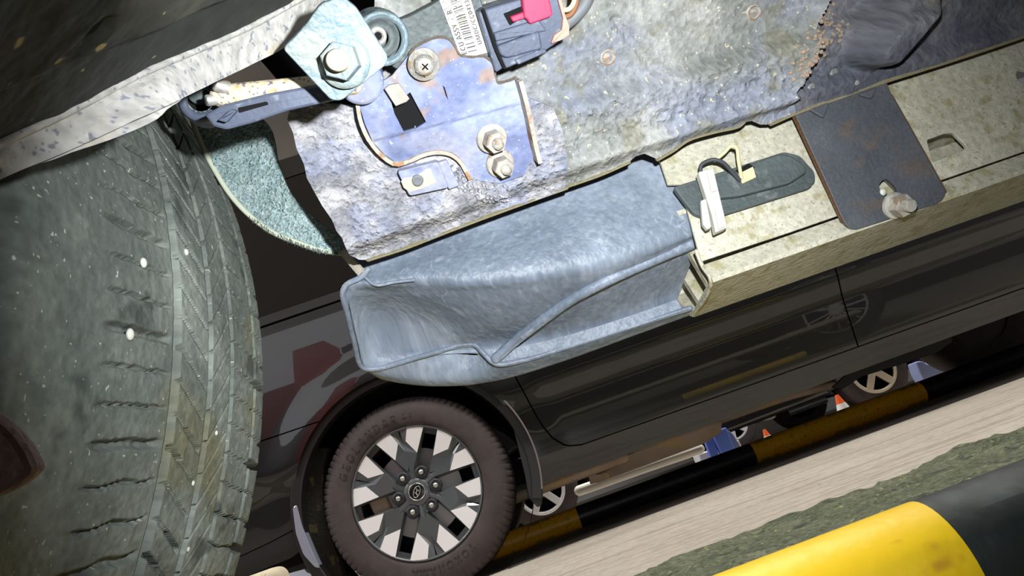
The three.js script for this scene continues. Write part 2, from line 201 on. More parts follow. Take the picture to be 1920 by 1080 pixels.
// a smooth skin through rows of points, with noise and a back side
function loft(rows, nu, nv, { rough = 0, thick = 0.003, freq = 120, seed = 3, back = true } = {}) {
  const lines = rows.map((r) => new THREE.CatmullRomCurve3(r, false, 'centripetal').getPoints(nu)), P = [];
  for (let i = 0; i <= nu; i++) P.push(new THREE.CatmullRomCurve3(lines.map((l) => l[i]), false, 'centripetal').getPoints(nv));
  const pos = [], uv = [], idx = [];
  for (let i = 0; i <= nu; i++) for (let j = 0; j <= nv; j++) {
    const q = P[i][j], a = P[Math.min(nu, i + 1)][j].clone().sub(P[Math.max(0, i - 1)][j]), b = P[i][Math.min(nv, j + 1)].clone().sub(P[i][Math.max(0, j - 1)]), n = a.cross(b).normalize(); if (n.dot(CAM.clone().sub(q)) < 0) n.negate();
    const h = rough ? (fbm(q.x * freq, (q.y + q.z) * freq, seed, 4) - 0.5) * rough : 0; pos.push(q.x + n.x * h, q.y + n.y * h, q.z + n.z * h); uv.push(q.x, q.y - q.z); if (i < nu && j < nv) { const k = i * (nv + 1) + j; idx.push(k, k + nv + 1, k + nv + 2, k, k + nv + 2, k + 1); }
  }
  const g = new THREE.BufferGeometry(); g.setAttribute('position', new THREE.Float32BufferAttribute(pos, 3)); g.setAttribute('uv', new THREE.Float32BufferAttribute(uv, 2)); g.setIndex(idx); g.computeVertexNormals();
  const nn = g.attributes.normal, mid = Math.floor(nn.count / 2); if (V(nn.getX(mid), nn.getY(mid), nn.getZ(mid)).dot(CAM.clone().sub(V(...pos.slice(mid * 3, mid * 3 + 3)))) < 0) { for (let k = 0; k < idx.length; k += 3) [idx[k], idx[k + 1]] = [idx[k + 1], idx[k]]; g.setIndex(idx); g.computeVertexNormals(); }
  if (!back) return g;
  const bk = g.clone(), bp = bk.attributes.position, bn = bk.attributes.normal; for (let k = 0; k < bp.count; k++) { bp.setXYZ(k, bp.getX(k) - bn.getX(k) * thick, bp.getY(k) - bn.getY(k) * thick, bp.getZ(k) - bn.getZ(k) * thick); bn.setXYZ(k, -bn.getX(k), -bn.getY(k), -bn.getZ(k)); }
  const bi = Array.from(bk.index.array); for (let k = 0; k < bi.length; k += 3) [bi[k], bi[k + 1]] = [bi[k + 1], bi[k]]; bk.setIndex(bi); return merge([g, bk]);
}
const row = (pts) => pts.map((p) => onZ(p[0], p[1], p[2]));
const tube = (pts, r, seg = 40, rad = 8, closed = false) => new THREE.TubeGeometry(new THREE.CatmullRomCurve3(pts, closed, 'centripetal'), seg, r, rad, closed);
function caps(pts, r, seg, rad) { const a = pts[0], b = pts[pts.length - 1]; return merge([tube(pts, r, seg, rad), new THREE.SphereGeometry(r, rad, 6).translate(a.x, a.y, a.z), new THREE.SphereGeometry(r, rad, 6).translate(b.x, b.y, b.z)]); }
const alongY = (dir) => new THREE.Matrix4().makeRotationFromQuaternion(new THREE.Quaternion().setFromUnitVectors(V(0, 1, 0), dir.clone().normalize()));
const place = (g, at, dir) => g.applyMatrix4(alongY(dir)).translate(at.x, at.y, at.z);
const lathe = (prof, at, dir, seg = 40) => boxUV(place(new THREE.LatheGeometry(prof.map((p) => new THREE.Vector2(p[0], p[1])), seg), at, dir));
const hex = (r, h) => { const s = new THREE.Shape(); for (let k = 0; k < 6; k++) s[k ? 'lineTo' : 'moveTo'](r * Math.cos(k * Math.PI / 3 + 0.3), r * Math.sin(k * Math.PI / 3 + 0.3)); s.closePath(); return new THREE.ExtrudeGeometry(s, { depth: h * 0.8, bevelEnabled: true, bevelThickness: h * 0.1, bevelSize: h * 0.1, bevelOffset: -h * 0.1, bevelSegments: 2 }).translate(0, 0, h * 0.1).rotateX(-Math.PI / 2); };
function extrudeX(prof, x0, x1, bevel = 0) {   // prof in (z, y), drawn along x
  const s = new THREE.Shape(prof.map((p) => new THREE.Vector2(-p[0], p[1]))), g = new THREE.ExtrudeGeometry(s, { depth: x1 - x0, bevelEnabled: false });
  return boxUV(g.rotateY(Math.PI / 2).translate(x0, 0, 0));
}
const strip = (pts, dir, h, th) => {   // a bent flange: a polyline drawn out along dir
  const d = dir.clone().normalize(), out = [];
  for (let i = 0; i + 1 < pts.length; i++) { const a = pts[i], b = pts[i + 1], t = b.clone().sub(a), w = t.clone().cross(d).normalize(), L = t.length(), m = new THREE.Matrix4().makeBasis(t.normalize(), d, w); out.push(boxUV(new THREE.BoxGeometry(L + th * 0.6, h, th).translate(L / 2, h / 2, 0).applyMatrix4(m).translate(a.x, a.y, a.z))); }
  return merge(out);
};

// ------------------------------------------------------------ the setting
{
  const box = (w, h, d, x, y, z) => boxUV(new THREE.BoxGeometry(w, h, d).translate(x, y, z));
  struct('floor', box(24, 0.2, 17.4, 1.5, -0.1, -4.7), M.concrete);
  struct('ceiling', box(24, 0.2, 14.2, 1.5, 3.1, -6.3), plain(0xdededc, 0.9));  // stops short at the back so the added sky reflects in the van
  struct('wall_back', box(24, 3, 0.2, 1.5, 1.5, 3.9), plain(0x3c3c3e, 0.9));
  struct('wall_front', box(24, 3, 0.2, 1.5, 1.5, -13.3), M.wallWhite);
  struct('wall_left', box(0.2, 3, 17.4, -10.4, 1.5, -4.7), M.wallWhite);
  struct('wall_right', box(0.2, 3, 17.4, 13.4, 1.5, -4.7), M.wallWhite);
  struct('added_trim_1', box(1.3, 3, 0.04, -2.5, 1.5, 3.79), M.addedRed);  // red wall panel added for its reflection in the van
  const over = ['over the concrete strip behind the worn tyre', 'over the concrete strip beside the side step', 'over the concrete strip near the black van\'s front', 'behind the black van near its rear wheel', 'behind the black van near its front'];
  for (const [i, [x, z]] of ADDED_LAMPS.entries()) {
    const t = thing('added_ceiling_light', [x, 2.92, z], 'added unseen flat ceiling lamp ' + over[i], 'lamp', 'added ceiling lamps over the bays');
    part(t, 'housing', new RoundedBoxGeometry(1.36, 0.06, 0.36, 2, 0.01).translate(x, 2.97, z), plain(0xd0d0d0, 0.5));
    part(t, 'diffuser', new THREE.BoxGeometry(1.3, 0.012, 0.3).translate(x, 2.938, z), new THREE.MeshStandardMaterial({ color: 0xffffff, emissive: 0xfff6ea, emissiveIntensity: 2.2 }));
    settle(t);
  }
}
{ // dirt and moss lying along the near kerb pipe
  const x0 = -2.2, x1 = 3.6, z0 = -0.566, far = (x) => -1.37 + (fbm(x * 2.2, 3.3, 91, 4) - 0.5) * 0.1 + (fbm(x * 24, 1.3, 92, 3) - 0.5) * 0.04 - 0.045 * Math.exp(-(((x - 0.72) / 0.05) ** 2));
  const nx = 420, nz = 70, pos = [], uv = [], idx = [];
  for (let i = 0; i <= nx; i++) for (let j = 0; j <= nz; j++) {
    const x = x0 + (x1 - x0) * i / nx, t = j / nz, z = z0 + (far(x) - z0) * t, e = sst(1, 0.93, t) * sst(0, 0.03, t);
    const y = -0.002 + e * (0.006 + 0.012 * fbm(x * 9, z * 9, 93, 4) + 0.012 * fbm(x * 60, z * 60, 94, 3) + (t > 0.8 ? 0.008 * Math.exp(-(((x - 0.72) / 0.05) ** 2)) : 0));
    pos.push(x, y, z); uv.push(x, z); if (i < nx && j < nz) { const k = i * (nz + 1) + j; idx.push(k, k + nz + 2, k + nz + 1, k, k + 1, k + nz + 2); }
  }
  const g = new THREE.BufferGeometry(); g.setAttribute('position', new THREE.Float32BufferAttribute(pos, 3)); g.setAttribute('uv', new THREE.Float32BufferAttribute(uv, 2)); g.setIndex(idx); g.computeVertexNormals();
  if (g.attributes.normal.getY(500) < 0) { for (let k = 0; k < idx.length; k += 3) [idx[k], idx[k + 1]] = [idx[k + 1], idx[k]]; g.setIndex(idx); g.computeVertexNormals(); }
  const m = new THREE.Mesh(g, M.moss); m.name = 'moss'; m.receiveShadow = m.castShadow = true; scene.add(m);
  tag(m, 'strip of dark green moss and dirt along the near yellow and black barrier', 'moss', null, 'stuff');
}
function barrier(name, z, y, r, start, seg, n, firstYellow, label, my, mb) {
  const t = thing(name, [start, 0, z], label, 'barrier');
  for (let k = 0; k < n; k++) {
    const g = new THREE.CylinderGeometry(r, r, seg, 40, 4, true).rotateZ(Math.PI / 2).translate(start + seg * (k + 0.5), y, z), list = [boxUV(g)];
    for (const e of k === 0 ? [-1] : k === n - 1 ? [1] : []) list.push(boxUV(new THREE.CircleGeometry(r, 40).rotateY(e * Math.PI / 2).translate(start + seg * (k + (e > 0 ? 1 : 0)), y, z)));
    const yel = (k % 2 === 0) === firstYellow; part(t, 'painted_section', list, yel ? my : mb, yel ? 'yellow section' : 'black section');
  }
  return settle(t);
}
barrier('barrier_pipe', -0.53, 0.0445, 0.0445, 0.24 - 0.92 * 2, 0.92, 4, false, 'yellow and black kerb pipe close by on the mossy ground', M.yellowNear, M.blackNear);
barrier('barrier_pipe', -3.83, 0.053, 0.053, 0.155 - 0.937 * 3, 0.937, 8, true, 'yellow and black pipe lying across the bay under the black van', M.yellow, M.black);

// ------------------------------------------------------------ the vehicle overhead, seen from below
const PAN = new Plane(V(0, 0.357, -0.45), 45), BR = PAN.off(0.021), STEP = new Plane(V(0, 0.2835, -0.4765), 3), HP = new Plane(V(0, 0.357, -0.4535), 11);
const carA = thing('car', [-0.527, 0, -0.355], 'raised dark vehicle seen from underneath with worn tyre, grey floor pan and pale side step', 'car');
{
  // floor pan with its raised side, fibrous gutter and cross member
  const L = (u, v) => PAN.loc(u, v);
  const side = (x, y, a, b) => ((b[0] - a[0]) * (y - a[1]) - (b[1] - a[1]) * (x - a[0])) / Math.hypot(b[0] - a[0], b[1] - a[1]);   // + left of a->b
  const u1 = L(1045, 215), u2 = L(1460, 95), l1 = L(1060, 300), l2 = L(1480, 178), c1 = L(1475, 200), c2 = L(1560, 10), r1 = L(1640, 88), r2 = L(1790, -90), f1 = L(900, 412), f2 = L(1640, 160), s1 = L(1165, 40), s2 = L(1235, 130);
  const segd = (x, y, a, b) => { const dx = b[0] - a[0], dy = b[1] - a[1], t = Math.min(1, Math.max(0, ((x - a[0]) * dx + (y - a[1]) * dy) / (dx * dx + dy * dy))); return Math.hypot(x - a[0] - dx * t, y - a[1] - dy * t); };
  const panDisp = (x, y) => {
    const up = side(x, y, u1, u2), lo = side(x, y, l1, l2), rim = sst(0.004, 0.018, side(x, y, f1, f2));
    let h = -0.012 * sst(-0.002, 0.008, up) - 0.009 * sst(-0.004, 0.006, lo) + 0.0005;
    const band = sst(0.002, -0.003, up) * sst(-0.003, 0.003, lo), w = side(x, y, c1, c2);
    h += (fbm(x * 260 + y * 120, y * 260, 5, 4) - 0.5) * (0.0006 + 0.0045 * band) * sst(0.02, 0.0, -w - 0.02);
    h += rim * 0.009 * sst(-0.001, 0.0014, w + (fbm(y * 140, 3, 12, 3) - 0.5) * 0.008);       // left of the split the sheet stands proud, shaped to cast the shadow line
    h += rim * 0.012 * sst(0, 0.001, w) * Math.exp(-w / 0.02) + rim * 0.032 * sst(0.02, 0.006, segd(x, y, r1, r2)) + (fbm(x * 420, y * 420, 6, 3) - 0.5) * 0.0005;
    h -= 0.0022 * sst(0.004, 0.001, segd(x, y, s1, s2));
    if (w < 0) h += (fbm(x * 50, y * 50, 8, 3) - 0.5) * 0.003 * rim;
    return h + (fbm(x * 22, y * 22, 9, 2) - 0.5) * 0.003;
  };
  const panLow = [[690, 474], [800, 443], [900, 406], [1000, 372], [1062, 351], [1130, 327], [1180, 305], [1192, 292], [1208, 288], [1224, 295], [1234, 299], [1262, 282], [1290, 262], [1340, 247], [1384, 236], [1393, 228], [1408, 226], [1424, 233], [1445, 232], [1490, 212], [1560, 188], [1640, 160], [1720, 134], [1800, 108], [1925, 66], [2100, 6], [2300, -62]];
  const split = [[1486, 186], [1498, 150], [1524, 96], [1560, 20], [1600, -70], [1630, -140]];
  const pan = part(carA, 'floor_pan', pxSheet([...panLow.slice(0, 20), ...split, [1720, -330], [1300, -330], [1000, -260], [760, -200], [706, -60], [700, 120], [694, 300]], PAN, 0.0016, panDisp, 0.0025), M.under, 'grey dirt-caked floor pan with fibrous gutter');
  part(carA, 'cross_member', pxSheet([...panLow.slice(19), [2300, -420], [1721, -330.5], ...split.slice().reverse().map((p) => [p[0] + 0.6, p[1] + 0.3])], PAN, 0.0016, panDisp, 0.0025), M.underseal, 'dark undersealed sheet with a rounded ridge');
  for (const [a, b] of [[0, 6], [10, 15], [18, 26]]) part(pan, 'flange_edge', caps(panLow.slice(a, b + 1).map((p) => { const l = PAN.loc(p[0], p[1]); return PAN.pt(l[0], l[1], panDisp(l[0], l[1]) - 0.001); }), 0.0016, 90, 6), M.flange, 'rust-yellow sheet edge');
  for (const [u, v, r] of [[1428, 26, 16], [1151, 113, 16]]) {
    const l = PAN.loc(u, v), h = panDisp(l[0], l[1]), p = PAN.pt(l[0], l[1], h - 0.001), q = r * 0.00029;
    part(pan, 'drain_plug', [lathe([[0, 0.0012], [q * 0.62, 0.001], [q * 0.72, 0.0004], [q * 0.8, 0.0026], [q, 0.0024], [q * 1.1, 0.0005]], p, PAN.n, 28)], M.edge, 'round plug with a rusty rim');
  }
  for (const [u, v, r] of [[1576, 140, 10], [1525, 165, 9], [1410, 100, 8], [1606, 155, 6]]) { const l = PAN.loc(u, v), p = PAN.pt(l[0], l[1], panDisp(l[0], l[1]) - 0.0006), q = r * 0.0003; part(pan, 'spot_weld', lathe([[0, 0.001], [q * 0.7, 0.0014], [q, 0.0004]], p, PAN.n, 20), M.under); }
  const grit = []; for (let k = 0; k < 260; k++) { const t = rnd(), u = 1500 + 90 * t + 60 * (rnd() - 0.5), v = 125 - 95 * t + 50 * (rnd() - 0.5), l = PAN.loc(u, v); grit.push(new THREE.DodecahedronGeometry(0.0006 + rnd() * 0.0012, 0).applyMatrix4(new THREE.Matrix4().makeRotationX(rnd() * 6)).translate(...PAN.pt(l[0], l[1], panDisp(l[0], l[1]) + 0.0004).toArray())); }
  part(pan, 'grit', merge(grit.map(boxUV)), M.brown, 'loose caked grit', 'stuff');

  // rear end of the sill: mud-caked sheet
  const SE = PAN.off(0.003);
  const SEf1 = SE.loc(900, 411), SEf2 = SE.loc(1062, 352), seDisp = (x, y) => { const e = side(x, y, SE.loc(640, 440), SE.loc(560, 260)); return 0.0095 * sst(0.004, 0.018, side(x, y, SEf1, SEf2)) + 0.003 * sst(0.014, 0.002, Math.abs(e - 0.004)) + (fbm(x * 50, y * 50, 21, 3) - 0.5) * 0.004 + (fbm(x * 300, y * 300, 22, 4) - 0.5) * 0.0013; };
  const sePoly = [[546, 196], [541, 214], [552, 240], [558, 268], [572, 298], [577, 322], [592, 350], [604, 372], [622, 398], [631, 420], [641, 432], [650, 455], [657, 473], [672, 484], [690, 488], [712, 483], [760, 468], [830, 440], [900, 413], [1000, 377], [1062, 354], [1056, 300], [1048, 240], [1030, 196], [980, 175], [860, 180], [760, 190], [660, 192], [604, 186]];
  const se = part(carA, 'sill_end', pxSheet(sePoly, SE, 0.0014, seDisp, 0.003), M.dirt, 'mud-caked end of the sill');
  part(se, 'sheet_edge', caps([[690, 487], [760, 466], [830, 439], [900, 411], [1000, 375], [1062, 352]].map((p) => { const l = SE.loc(p[0], p[1]); return SE.pt(l[0], l[1], seDisp(l[0], l[1]) - 0.001); }), 0.0016, 70, 6), M.flange);
  const clump = []; for (let k = 0; k < 240; k++) { const t = rnd(), u = 855 + 85 * t + 36 * (rnd() - 0.5), v = 318 + 42 * t + 36 * (rnd() - 0.5), l = SE.loc(u, v); clump.push(boxUV(new THREE.DodecahedronGeometry(0.0005 + rnd() * 0.0014, 0).translate(...SE.pt(l[0], l[1], seDisp(l[0], l[1]) + 0.0006).toArray()))); }
  part(se, 'dirt_clumps', merge(clump), M.dirt, 'crumbs of caked dirt', 'stuff');

  // clip with a patch of yellow paint
  const CL = SE.off(0.0155), clip = part(carA, 'clip', [slab([[745, 322], [822, 303], [842, 352], [768, 368]], CL, 0.006, { r: 6 }), slab([[818, 306], [838, 300], [862, 348], [842, 356]], CL.off(-0.002), 0.004, { r: 3 })], M.bracket, 'folded clip marked with yellow paint');
  part(clip, 'paint_mark', slab([[752, 340], [758, 334], [778, 332], [800, 317], [807, 316], [817, 342], [804, 348], [790, 354], [768, 360], [757, 352]], CL.off(0.0004), 0.0007, { bevel: 0.0002 }), M.yellowMark, 'yellow paint mark');
  { const l = CL.loc(783, 338); part(clip, 'hole', lathe([[0, 0.0012], [0.0022, 0.0012], [0.0034, 0.0016], [0.0038, 0]], CL.pt(l[0], l[1], 0), CL.n, 24), M.grey); }

  // mounting bracket: folded plate with a punched hole, two flanges and bolts
  const hole = [[769, 173], [799, 229], [781, 241], [757, 247], [740, 214], [733, 190], [752, 186]];
  const out = [[672, 190], [690, 168], [735, 142], [768, 102], [778, 90], [800, 78], [825, 71], [838, 73], [850, 85], [862, 104], [884, 108], [910, 108], [922, 118], [932, 156], [944, 156], [966, 149], [974, 160], [1006, 296], [985, 335], [940, 350], [905, 345], [880, 335], [862, 304], [845, 291], [820, 287], [797, 290], [770, 302], [745, 309], [722, 292], [700, 268], [684, 232]];
  const keyed = [...out.slice(0, 2), ...[[735, 142]], hole[0], ...hole.slice(1).reverse(), hole[0], [735.01, 142.01], ...out.slice(3)];
  const bl = (u, v) => BR.loc(u, v), g1 = bl(740, 255), g2 = bl(945, 203), brDisp = (x, y) => { const d = -side(x, y, g1, g2); return -0.005 * sst(0, 0.03, d) - 0.0012 * sst(-0.001, 0.001, d) + (fbm(x * 90, y * 90, 31, 3) - 0.5) * 0.0012; };
  const onBr = (u, v, h = 0) => { const l = bl(u, v); return BR.pt(l[0], l[1], brDisp(l[0], l[1]) + h); };
  const br = part(carA, 'mount_bracket', pxSheet(keyed, BR, 0.0013, brDisp, 0.0024), M.bracket, 'blue-grey folded steel mounting bracket with rust stains');
  part(br, 'flange', strip([[968, 150], [978, 185], [990, 232], [1002, 280], [1008, 302]].map((p) => onBr(p[0], p[1], -0.006)), BR.n.clone().add(V(0.05, 0, 0)), 0.016, 0.0026), M.edge, 'upright flange with a worn edge');
  part(br, 'flange', strip(crom([[670, 192], [676, 226], [692, 262], [716, 292], [742, 310], [768, 304], [797, 291], [822, 287], [846, 292], [864, 306], [882, 338]], 26).map((p) => onBr(p[0], p[1], -0.007)), BR.n, 0.010, 0.0022), M.edge, 'curved flange with a worn edge');
  part(br, 'edge_lip', caps([[770, 102], [780, 90], [800, 79], [824, 72], [838, 74], [850, 86], [862, 105], [884, 109], [910, 109], [922, 119], [932, 156], [945, 156], [966, 149]].map((p) => onBr(p[0], p[1], -0.0012)), 0.0014, 60, 6), M.edge, 'rust-tan cut edge');
  part(br, 'punched_hole', slab(hole, BR.off(-0.0036), 0.001, { r: 3, bevel: 0.0002 }), M.hole, 'black punched hole');  // black plate behind the opening stands in for its shaded depth
  part(br, 'bent_tab', slab([[721, 168], [729, 160], [748, 156], [768, 186], [762, 192], [742, 200]], BR.off(0.006), 0.0035, { bevel: 0.001 }), M.dirtySteel, 'bent tab');
  part(br, 'slot', slab([[830, 160], [834, 164], [841, 188], [836, 180]], BR.off(0.0005), 0.001, { bevel: 0.0002 }), M.hole);
  const bolt1 = sub(br, 'bolt', 'round-headed pale bolt');
  part(bolt1, 'bolt_head', [lathe([[0, 0.0125], [0.0035, 0.0125], [0.0052, 0.0112], [0.0058, 0.0085], [0.0062, 0.0068], [0.0088, 0.0062], [0.0092, 0.005], [0.0088, 0.004]], onBr(793, 118), BR.n, 36), place(hex(0.0058, 0.0052), onBr(793, 118, 0.006), BR.n), lathe([[0.0035, 0.005], [0.0035, -0.002]], onBr(793, 118), BR.n, 20)].map(boxUV), M.steel);
  part(bolt1, 'cross_recess', merge([new THREE.BoxGeometry(0.0045, 0.0006, 0.0008), new THREE.BoxGeometry(0.0008, 0.0006, 0.0045)].map((g) => place(g.rotateY(0.5), onBr(793, 118, 0.0126), BR.n))), M.hole);
  for (const [u, v, rr] of [[924, 262, 0.0074], [941, 312, 0.007]]) {
    const b = sub(br, 'bolt', 'mud-covered hex bolt'), ax = BR.n.clone().add(V(0.12, -0.1, 0)).normalize();
    part(b, 'washer', lathe([[0, 0.003], [rr * 1.18, 0.0026], [rr * 1.3, 0.0008], [rr * 1.3, -0.002]], onBr(u, v), ax, 28), M.dirtySteel); part(b, 'bolt_head', boxUV(place(hex(rr * 0.92, 0.009), onBr(u, v, 0.0026), ax)), M.dirtySteel);
    part(b, 'bolt_tip', lathe([[0, 0.0155], [rr * 0.42, 0.015], [rr * 0.5, 0.011]], onBr(u, v), ax, 20), M.dirtySteel);
  }

  // control unit with its paper label and the plug beside it
  const EU = BR.off(-0.004);
  const ecu = part(carA, 'control_unit', [slab([[706, 56], [772, 28], [836, -6], [890, -40], [930, 90], [905, 118], [860, 118], [800, 130], [742, 130], [716, 110]], EU, 0.012, { r: 6, bevel: 0.001 })], M.lampPlastic, 'dark control unit housing');
  { const c = document.createElement('canvas'); c.width = 1024; c.height = 384; const x = c.getContext('2d'); x.fillStyle = '#cfcdc8'; x.fillRect(0, 0, 1024, 384); x.fillStyle = '#0c0c12'; x.font = 'bold 96px sans-serif'; x.fillText('ECU ASSY  -  R', 36, 98); let s = 60; for (let k = 0; s < 960; k++) { const w = 4 + Math.floor(hash(k, 3, 7) * 4) * 4; if (k % 2 === 0) x.fillRect(s, 120, w, 130); s += w + 2; } x.font = 'bold 84px sans-serif'; x.fillText('UMDC/CC0413S', 120, 352);
    for (let k = 0; k < 900; k++) { const px = 1024 * (1 - 0.62 * hash(k, 1, 3) ** 1.6), py = 384 * hash(k, 2, 3); x.fillStyle = hash(k, 4, 4) > 0.4 ? 'rgba(50,48,30,0.75)' : 'rgba(170,140,30,0.7)'; x.beginPath(); x.arc(px, py, 2 + 5 * hash(k, 5, 5), 0, 7); x.fill(); }
    const t = new THREE.CanvasTexture(c); t.colorSpace = THREE.SRGBColorSpace; t.magFilter = THREE.LinearFilter; const lm = new THREE.MeshStandardMaterial({ map: t, roughness: 0.55 });
    const q = [[865, 110], [812, -30], [866, -52], [913, 98]].map((p) => { const l = EU.loc(p[0], p[1]); return EU.pt(l[0], l[1], 0.0012); });   // start of text, end of text, end, start
    const g = new THREE.BufferGeometry(), n = EU.n; const lo = q.map((p) => p.clone().addScaledVector(n, -0.0008)), P = [], U = [];
    const quad = (a, b, cc, d, uvs) => { for (const k of [[a, 0], [b, 1], [cc, 2], [a, 0], [cc, 2], [d, 3]]) { P.push(k[0].x, k[0].y, k[0].z); U.push(...uvs[k[1]]); } };
    quad(q[0], q[3], q[2], q[1], [[0, 1], [0, 0], [1, 0], [1, 1]]); for (let k = 0; k < 4; k++) { const e = (k + 1) % 4; quad(q[k], q[e], lo[e], lo[k], [[0, 0], [0.002, 0], [0.002, 0.002], [0, 0.002]]); }
    g.setAttribute('position', new THREE.Float32BufferAttribute(P, 3)); g.setAttribute('uv', new THREE.Float32BufferAttribute(U, 2)); g.computeVertexNormals(); part(ecu, 'barcode_label', g, lm, 'white paper label with a barcode'); }
  const CN = BR.off(0.008);
  const plug = part(carA, 'wire_plug', [slab([[896, 24], [910, 14], [944, 128], [930, 137]], CN.off(-0.002), 0.02, { r: 5, bevel: 0.0012 }), slab([[908, 18], [1042, -22], [1064, 52], [1066, 66], [1020, 98], [948, 130]], CN, 0.022, { r: 6, bevel: 0.0014 }), slab([[926, 62], [1010, 36], [1020, 50], [1026, 58], [930, 78]], CN.off(0.002), 0.004, { r: 3, bevel: 0.001 }), slab([[932, 86], [1012, 58], [1018, 92], [950, 110], [938, 104]], CN.off(0.0036), 0.006, { r: 6, bevel: 0.0016 }), slab([[964, 112], [1022, 90], [1026, 98], [972, 122]], CN.off(0.001), 0.004, { r: 3, bevel: 0.0008 })], M.connector, 'dark blue-grey wire plug');
  part(plug, 'lock_slide', [slab([[978, -20], [1024, -32], [1037, 26], [1033, 32], [994, 46], [988, 36], [983, 34]], CN.off(0.006), 0.008, { r: 4, bevel: 0.0012 }), slab([[957, 32], [984, 22], [988, 34], [962, 42]], CN.off(0.004), 0.005, { r: 3, bevel: 0.001 })], M.pink, 'bright pink-red lock slide');
  part(plug, 'recess', slab([[944, 26], [978, 12], [984, 30], [956, 48]], CN.off(0.0008), 0.001, { r: 2, bevel: 0.0002 }), M.hole);
  part(plug, 'end_clip', [slab([[1040, -24], [1048, -26], [1060, 28], [1068, 48], [1068, 66], [1052, 76], [1034, 82], [1040, 66], [1054, 56], [1056, 34]], CN.off(0.003), 0.005, { r: 2, bevel: 0.0006 })], M.paleClip, 'pale pink end clip');
  part(plug, 'seal', caps([[932, 18], [938, 48], [934, 80], [944, 132]].map((p, i) => { const l = CN.loc(905 + i * 12 + (i === 3 ? 4 : 0), 18 + i * 36); return CN.pt(l[0], l[1], 0.0012); }), 0.0009, 30, 6), M.hole);
  const loc = (pl, a) => a.map((p) => { const l = pl.loc(p[0], p[1]); return pl.pt(l[0], l[1], p[2] || 0); });
  part(plug, 'wire', caps(loc(CN, [[1052, 20, -0.004], [1068, 18, -0.002], [1078, 4, -0.002], [1080, -30, -0.004]]), 0.0014, 24, 8), M.creamWire, 'cream wire'); part(plug, 'wire', caps(loc(CN, [[1056, 34, -0.006], [1072, 30, -0.004], [1084, 10, -0.004], [1090, -30, -0.006]]), 0.0016, 24, 8), M.brownClip, 'brown wire');
  part(plug, 'wire_sleeve', caps(loc(CN, [[1064, 52, -0.01], [1084, 34, -0.008], [1104, 10, -0.008], [1120, -30, -0.01]]), 0.004, 24, 12), M.grey, 'grey wire sleeve');

  // left: bushing, end plate with its nut, arm, link rod
  const AP = new Plane(V(0, 0.375, -0.288), 50), at = (pl, u, v, h = 0) => { const l = pl.loc(u, v); return pl.pt(l[0], l[1], h); };
  const BU = BR.off(0.004), bush = sub(carA, 'arm_bushing', 'round rubber bushing');
  part(bush, 'outer_shell', lathe([[0.0105, 0.001], [0.0118, 0.0035], [0.0138, 0.0035], [0.0146, 0.002], [0.0148, -0.008], [0.0152, -0.009], [0.0152, -0.022]], at(BU, 716, 72), BU.n.clone().add(V(0.1, 0.02, 0)), 48), M.paleBlueSteel);
  part(bush, 'rubber', lathe([[0.0045, 0], [0.006, -0.0015], [0.0085, -0.0005], [0.0098, 0.001], [0.0106, 0.0005], [0.0112, -0.004]], at(BU, 713, 70, 0.001), BU.n.clone().add(V(0.1, 0.02, 0)), 48), M.lampPlastic, 'dark rubber ring');
  part(bush, 'sleeve', lathe([[0.0022, -0.003], [0.0022, 0.0015], [0.0045, 0.0018], [0.005, 0]], at(BU, 708, 67, 0.0015), BU.n.clone().add(V(0.1, 0.02, 0)), 32), M.steel, 'pale steel sleeve'); part(bush, 'bolt_hole', lathe([[0, 0], [0.0022, 0]], at(BU, 708, 67, 0.0012), BU.n, 20), M.hole);
  part(carA, 'bushing_cup', lathe([[0, 0.004], [0.010, 0.004], [0.0124, 0.003], [0.0128, 0.001], [0.0128, -0.02]], at(BR.off(0.006), 676, 152), BU.n.clone().add(V(-0.05, -0.1, 0)), 48), M.bracket, 'round blue-grey bushing cup');
  const ep = part(carA, 'end_plate', slab([[530, 92], [570, 50], [600, 8], [640, -8], [668, 14], [728, 106], [724, 122], [640, 190], [620, 188]], AP, 0.004, { r: 9, bevel: 0.0008 }), M.paleBlueSteel, 'pale blue-grey end plate');
  const nut = sub(ep, 'nut', 'flanged nut with a stud'), nx = V(-0.11, -0.48, 0.8).normalize(), np = at(AP, 645, 116);
  part(nut, 'nut_flange', lathe([[0, 0.003], [0.0092, 0.003], [0.0116, 0.0016], [0.0118, 0]], np, nx, 40), M.paleBlueSteel); part(nut, 'nut_body', boxUV(place(hex(0.0086, 0.009), np.clone().addScaledVector(nx, 0.002), nx)), M.paleBlueSteel);
  { const pr = [[0.0046, 0]]; for (let k = 0; k < 7; k++) pr.push([0.0049, 0.009 + k * 0.0011], [0.0043, 0.00955 + k * 0.0011]); pr.push([0.0042, 0.0172], [0.003, 0.018], [0.0026, 0.0165], [0, 0.0165]); part(nut, 'stud', lathe(pr.reverse(), np, nx, 28), M.paleStud, 'pale stud end'); }
  // arm: dark plate overhead with a pale hanging lip
  const armZ = (u) => -0.19 - 0.112 * (u / 560), AR = Plane.through(onZ(0, 270, armZ(0)), onZ(540, 16, armZ(540)), onZ(0, 0, -0.135));
  const toAr = (u, v) => AR.loc(u, v), k1 = toAr(140, 108), k2 = toAr(420, -4);
  const arDisp = (x, y) => 0.008 * sst(0.0, 0.014, Math.abs(side(x, y, k2, k1)) * (side(x, y, k2, k1) * side(...toAr(0, 0), k2, k1) > 0 ? 1 : 0)) + (fbm(x * 90, y * 90, 41, 4) - 0.5) * 0.002 - 0.003 * sst(0.006, 0.003, Math.hypot(x - toAr(138, 16)[0], y - toAr(138, 16)[1]));
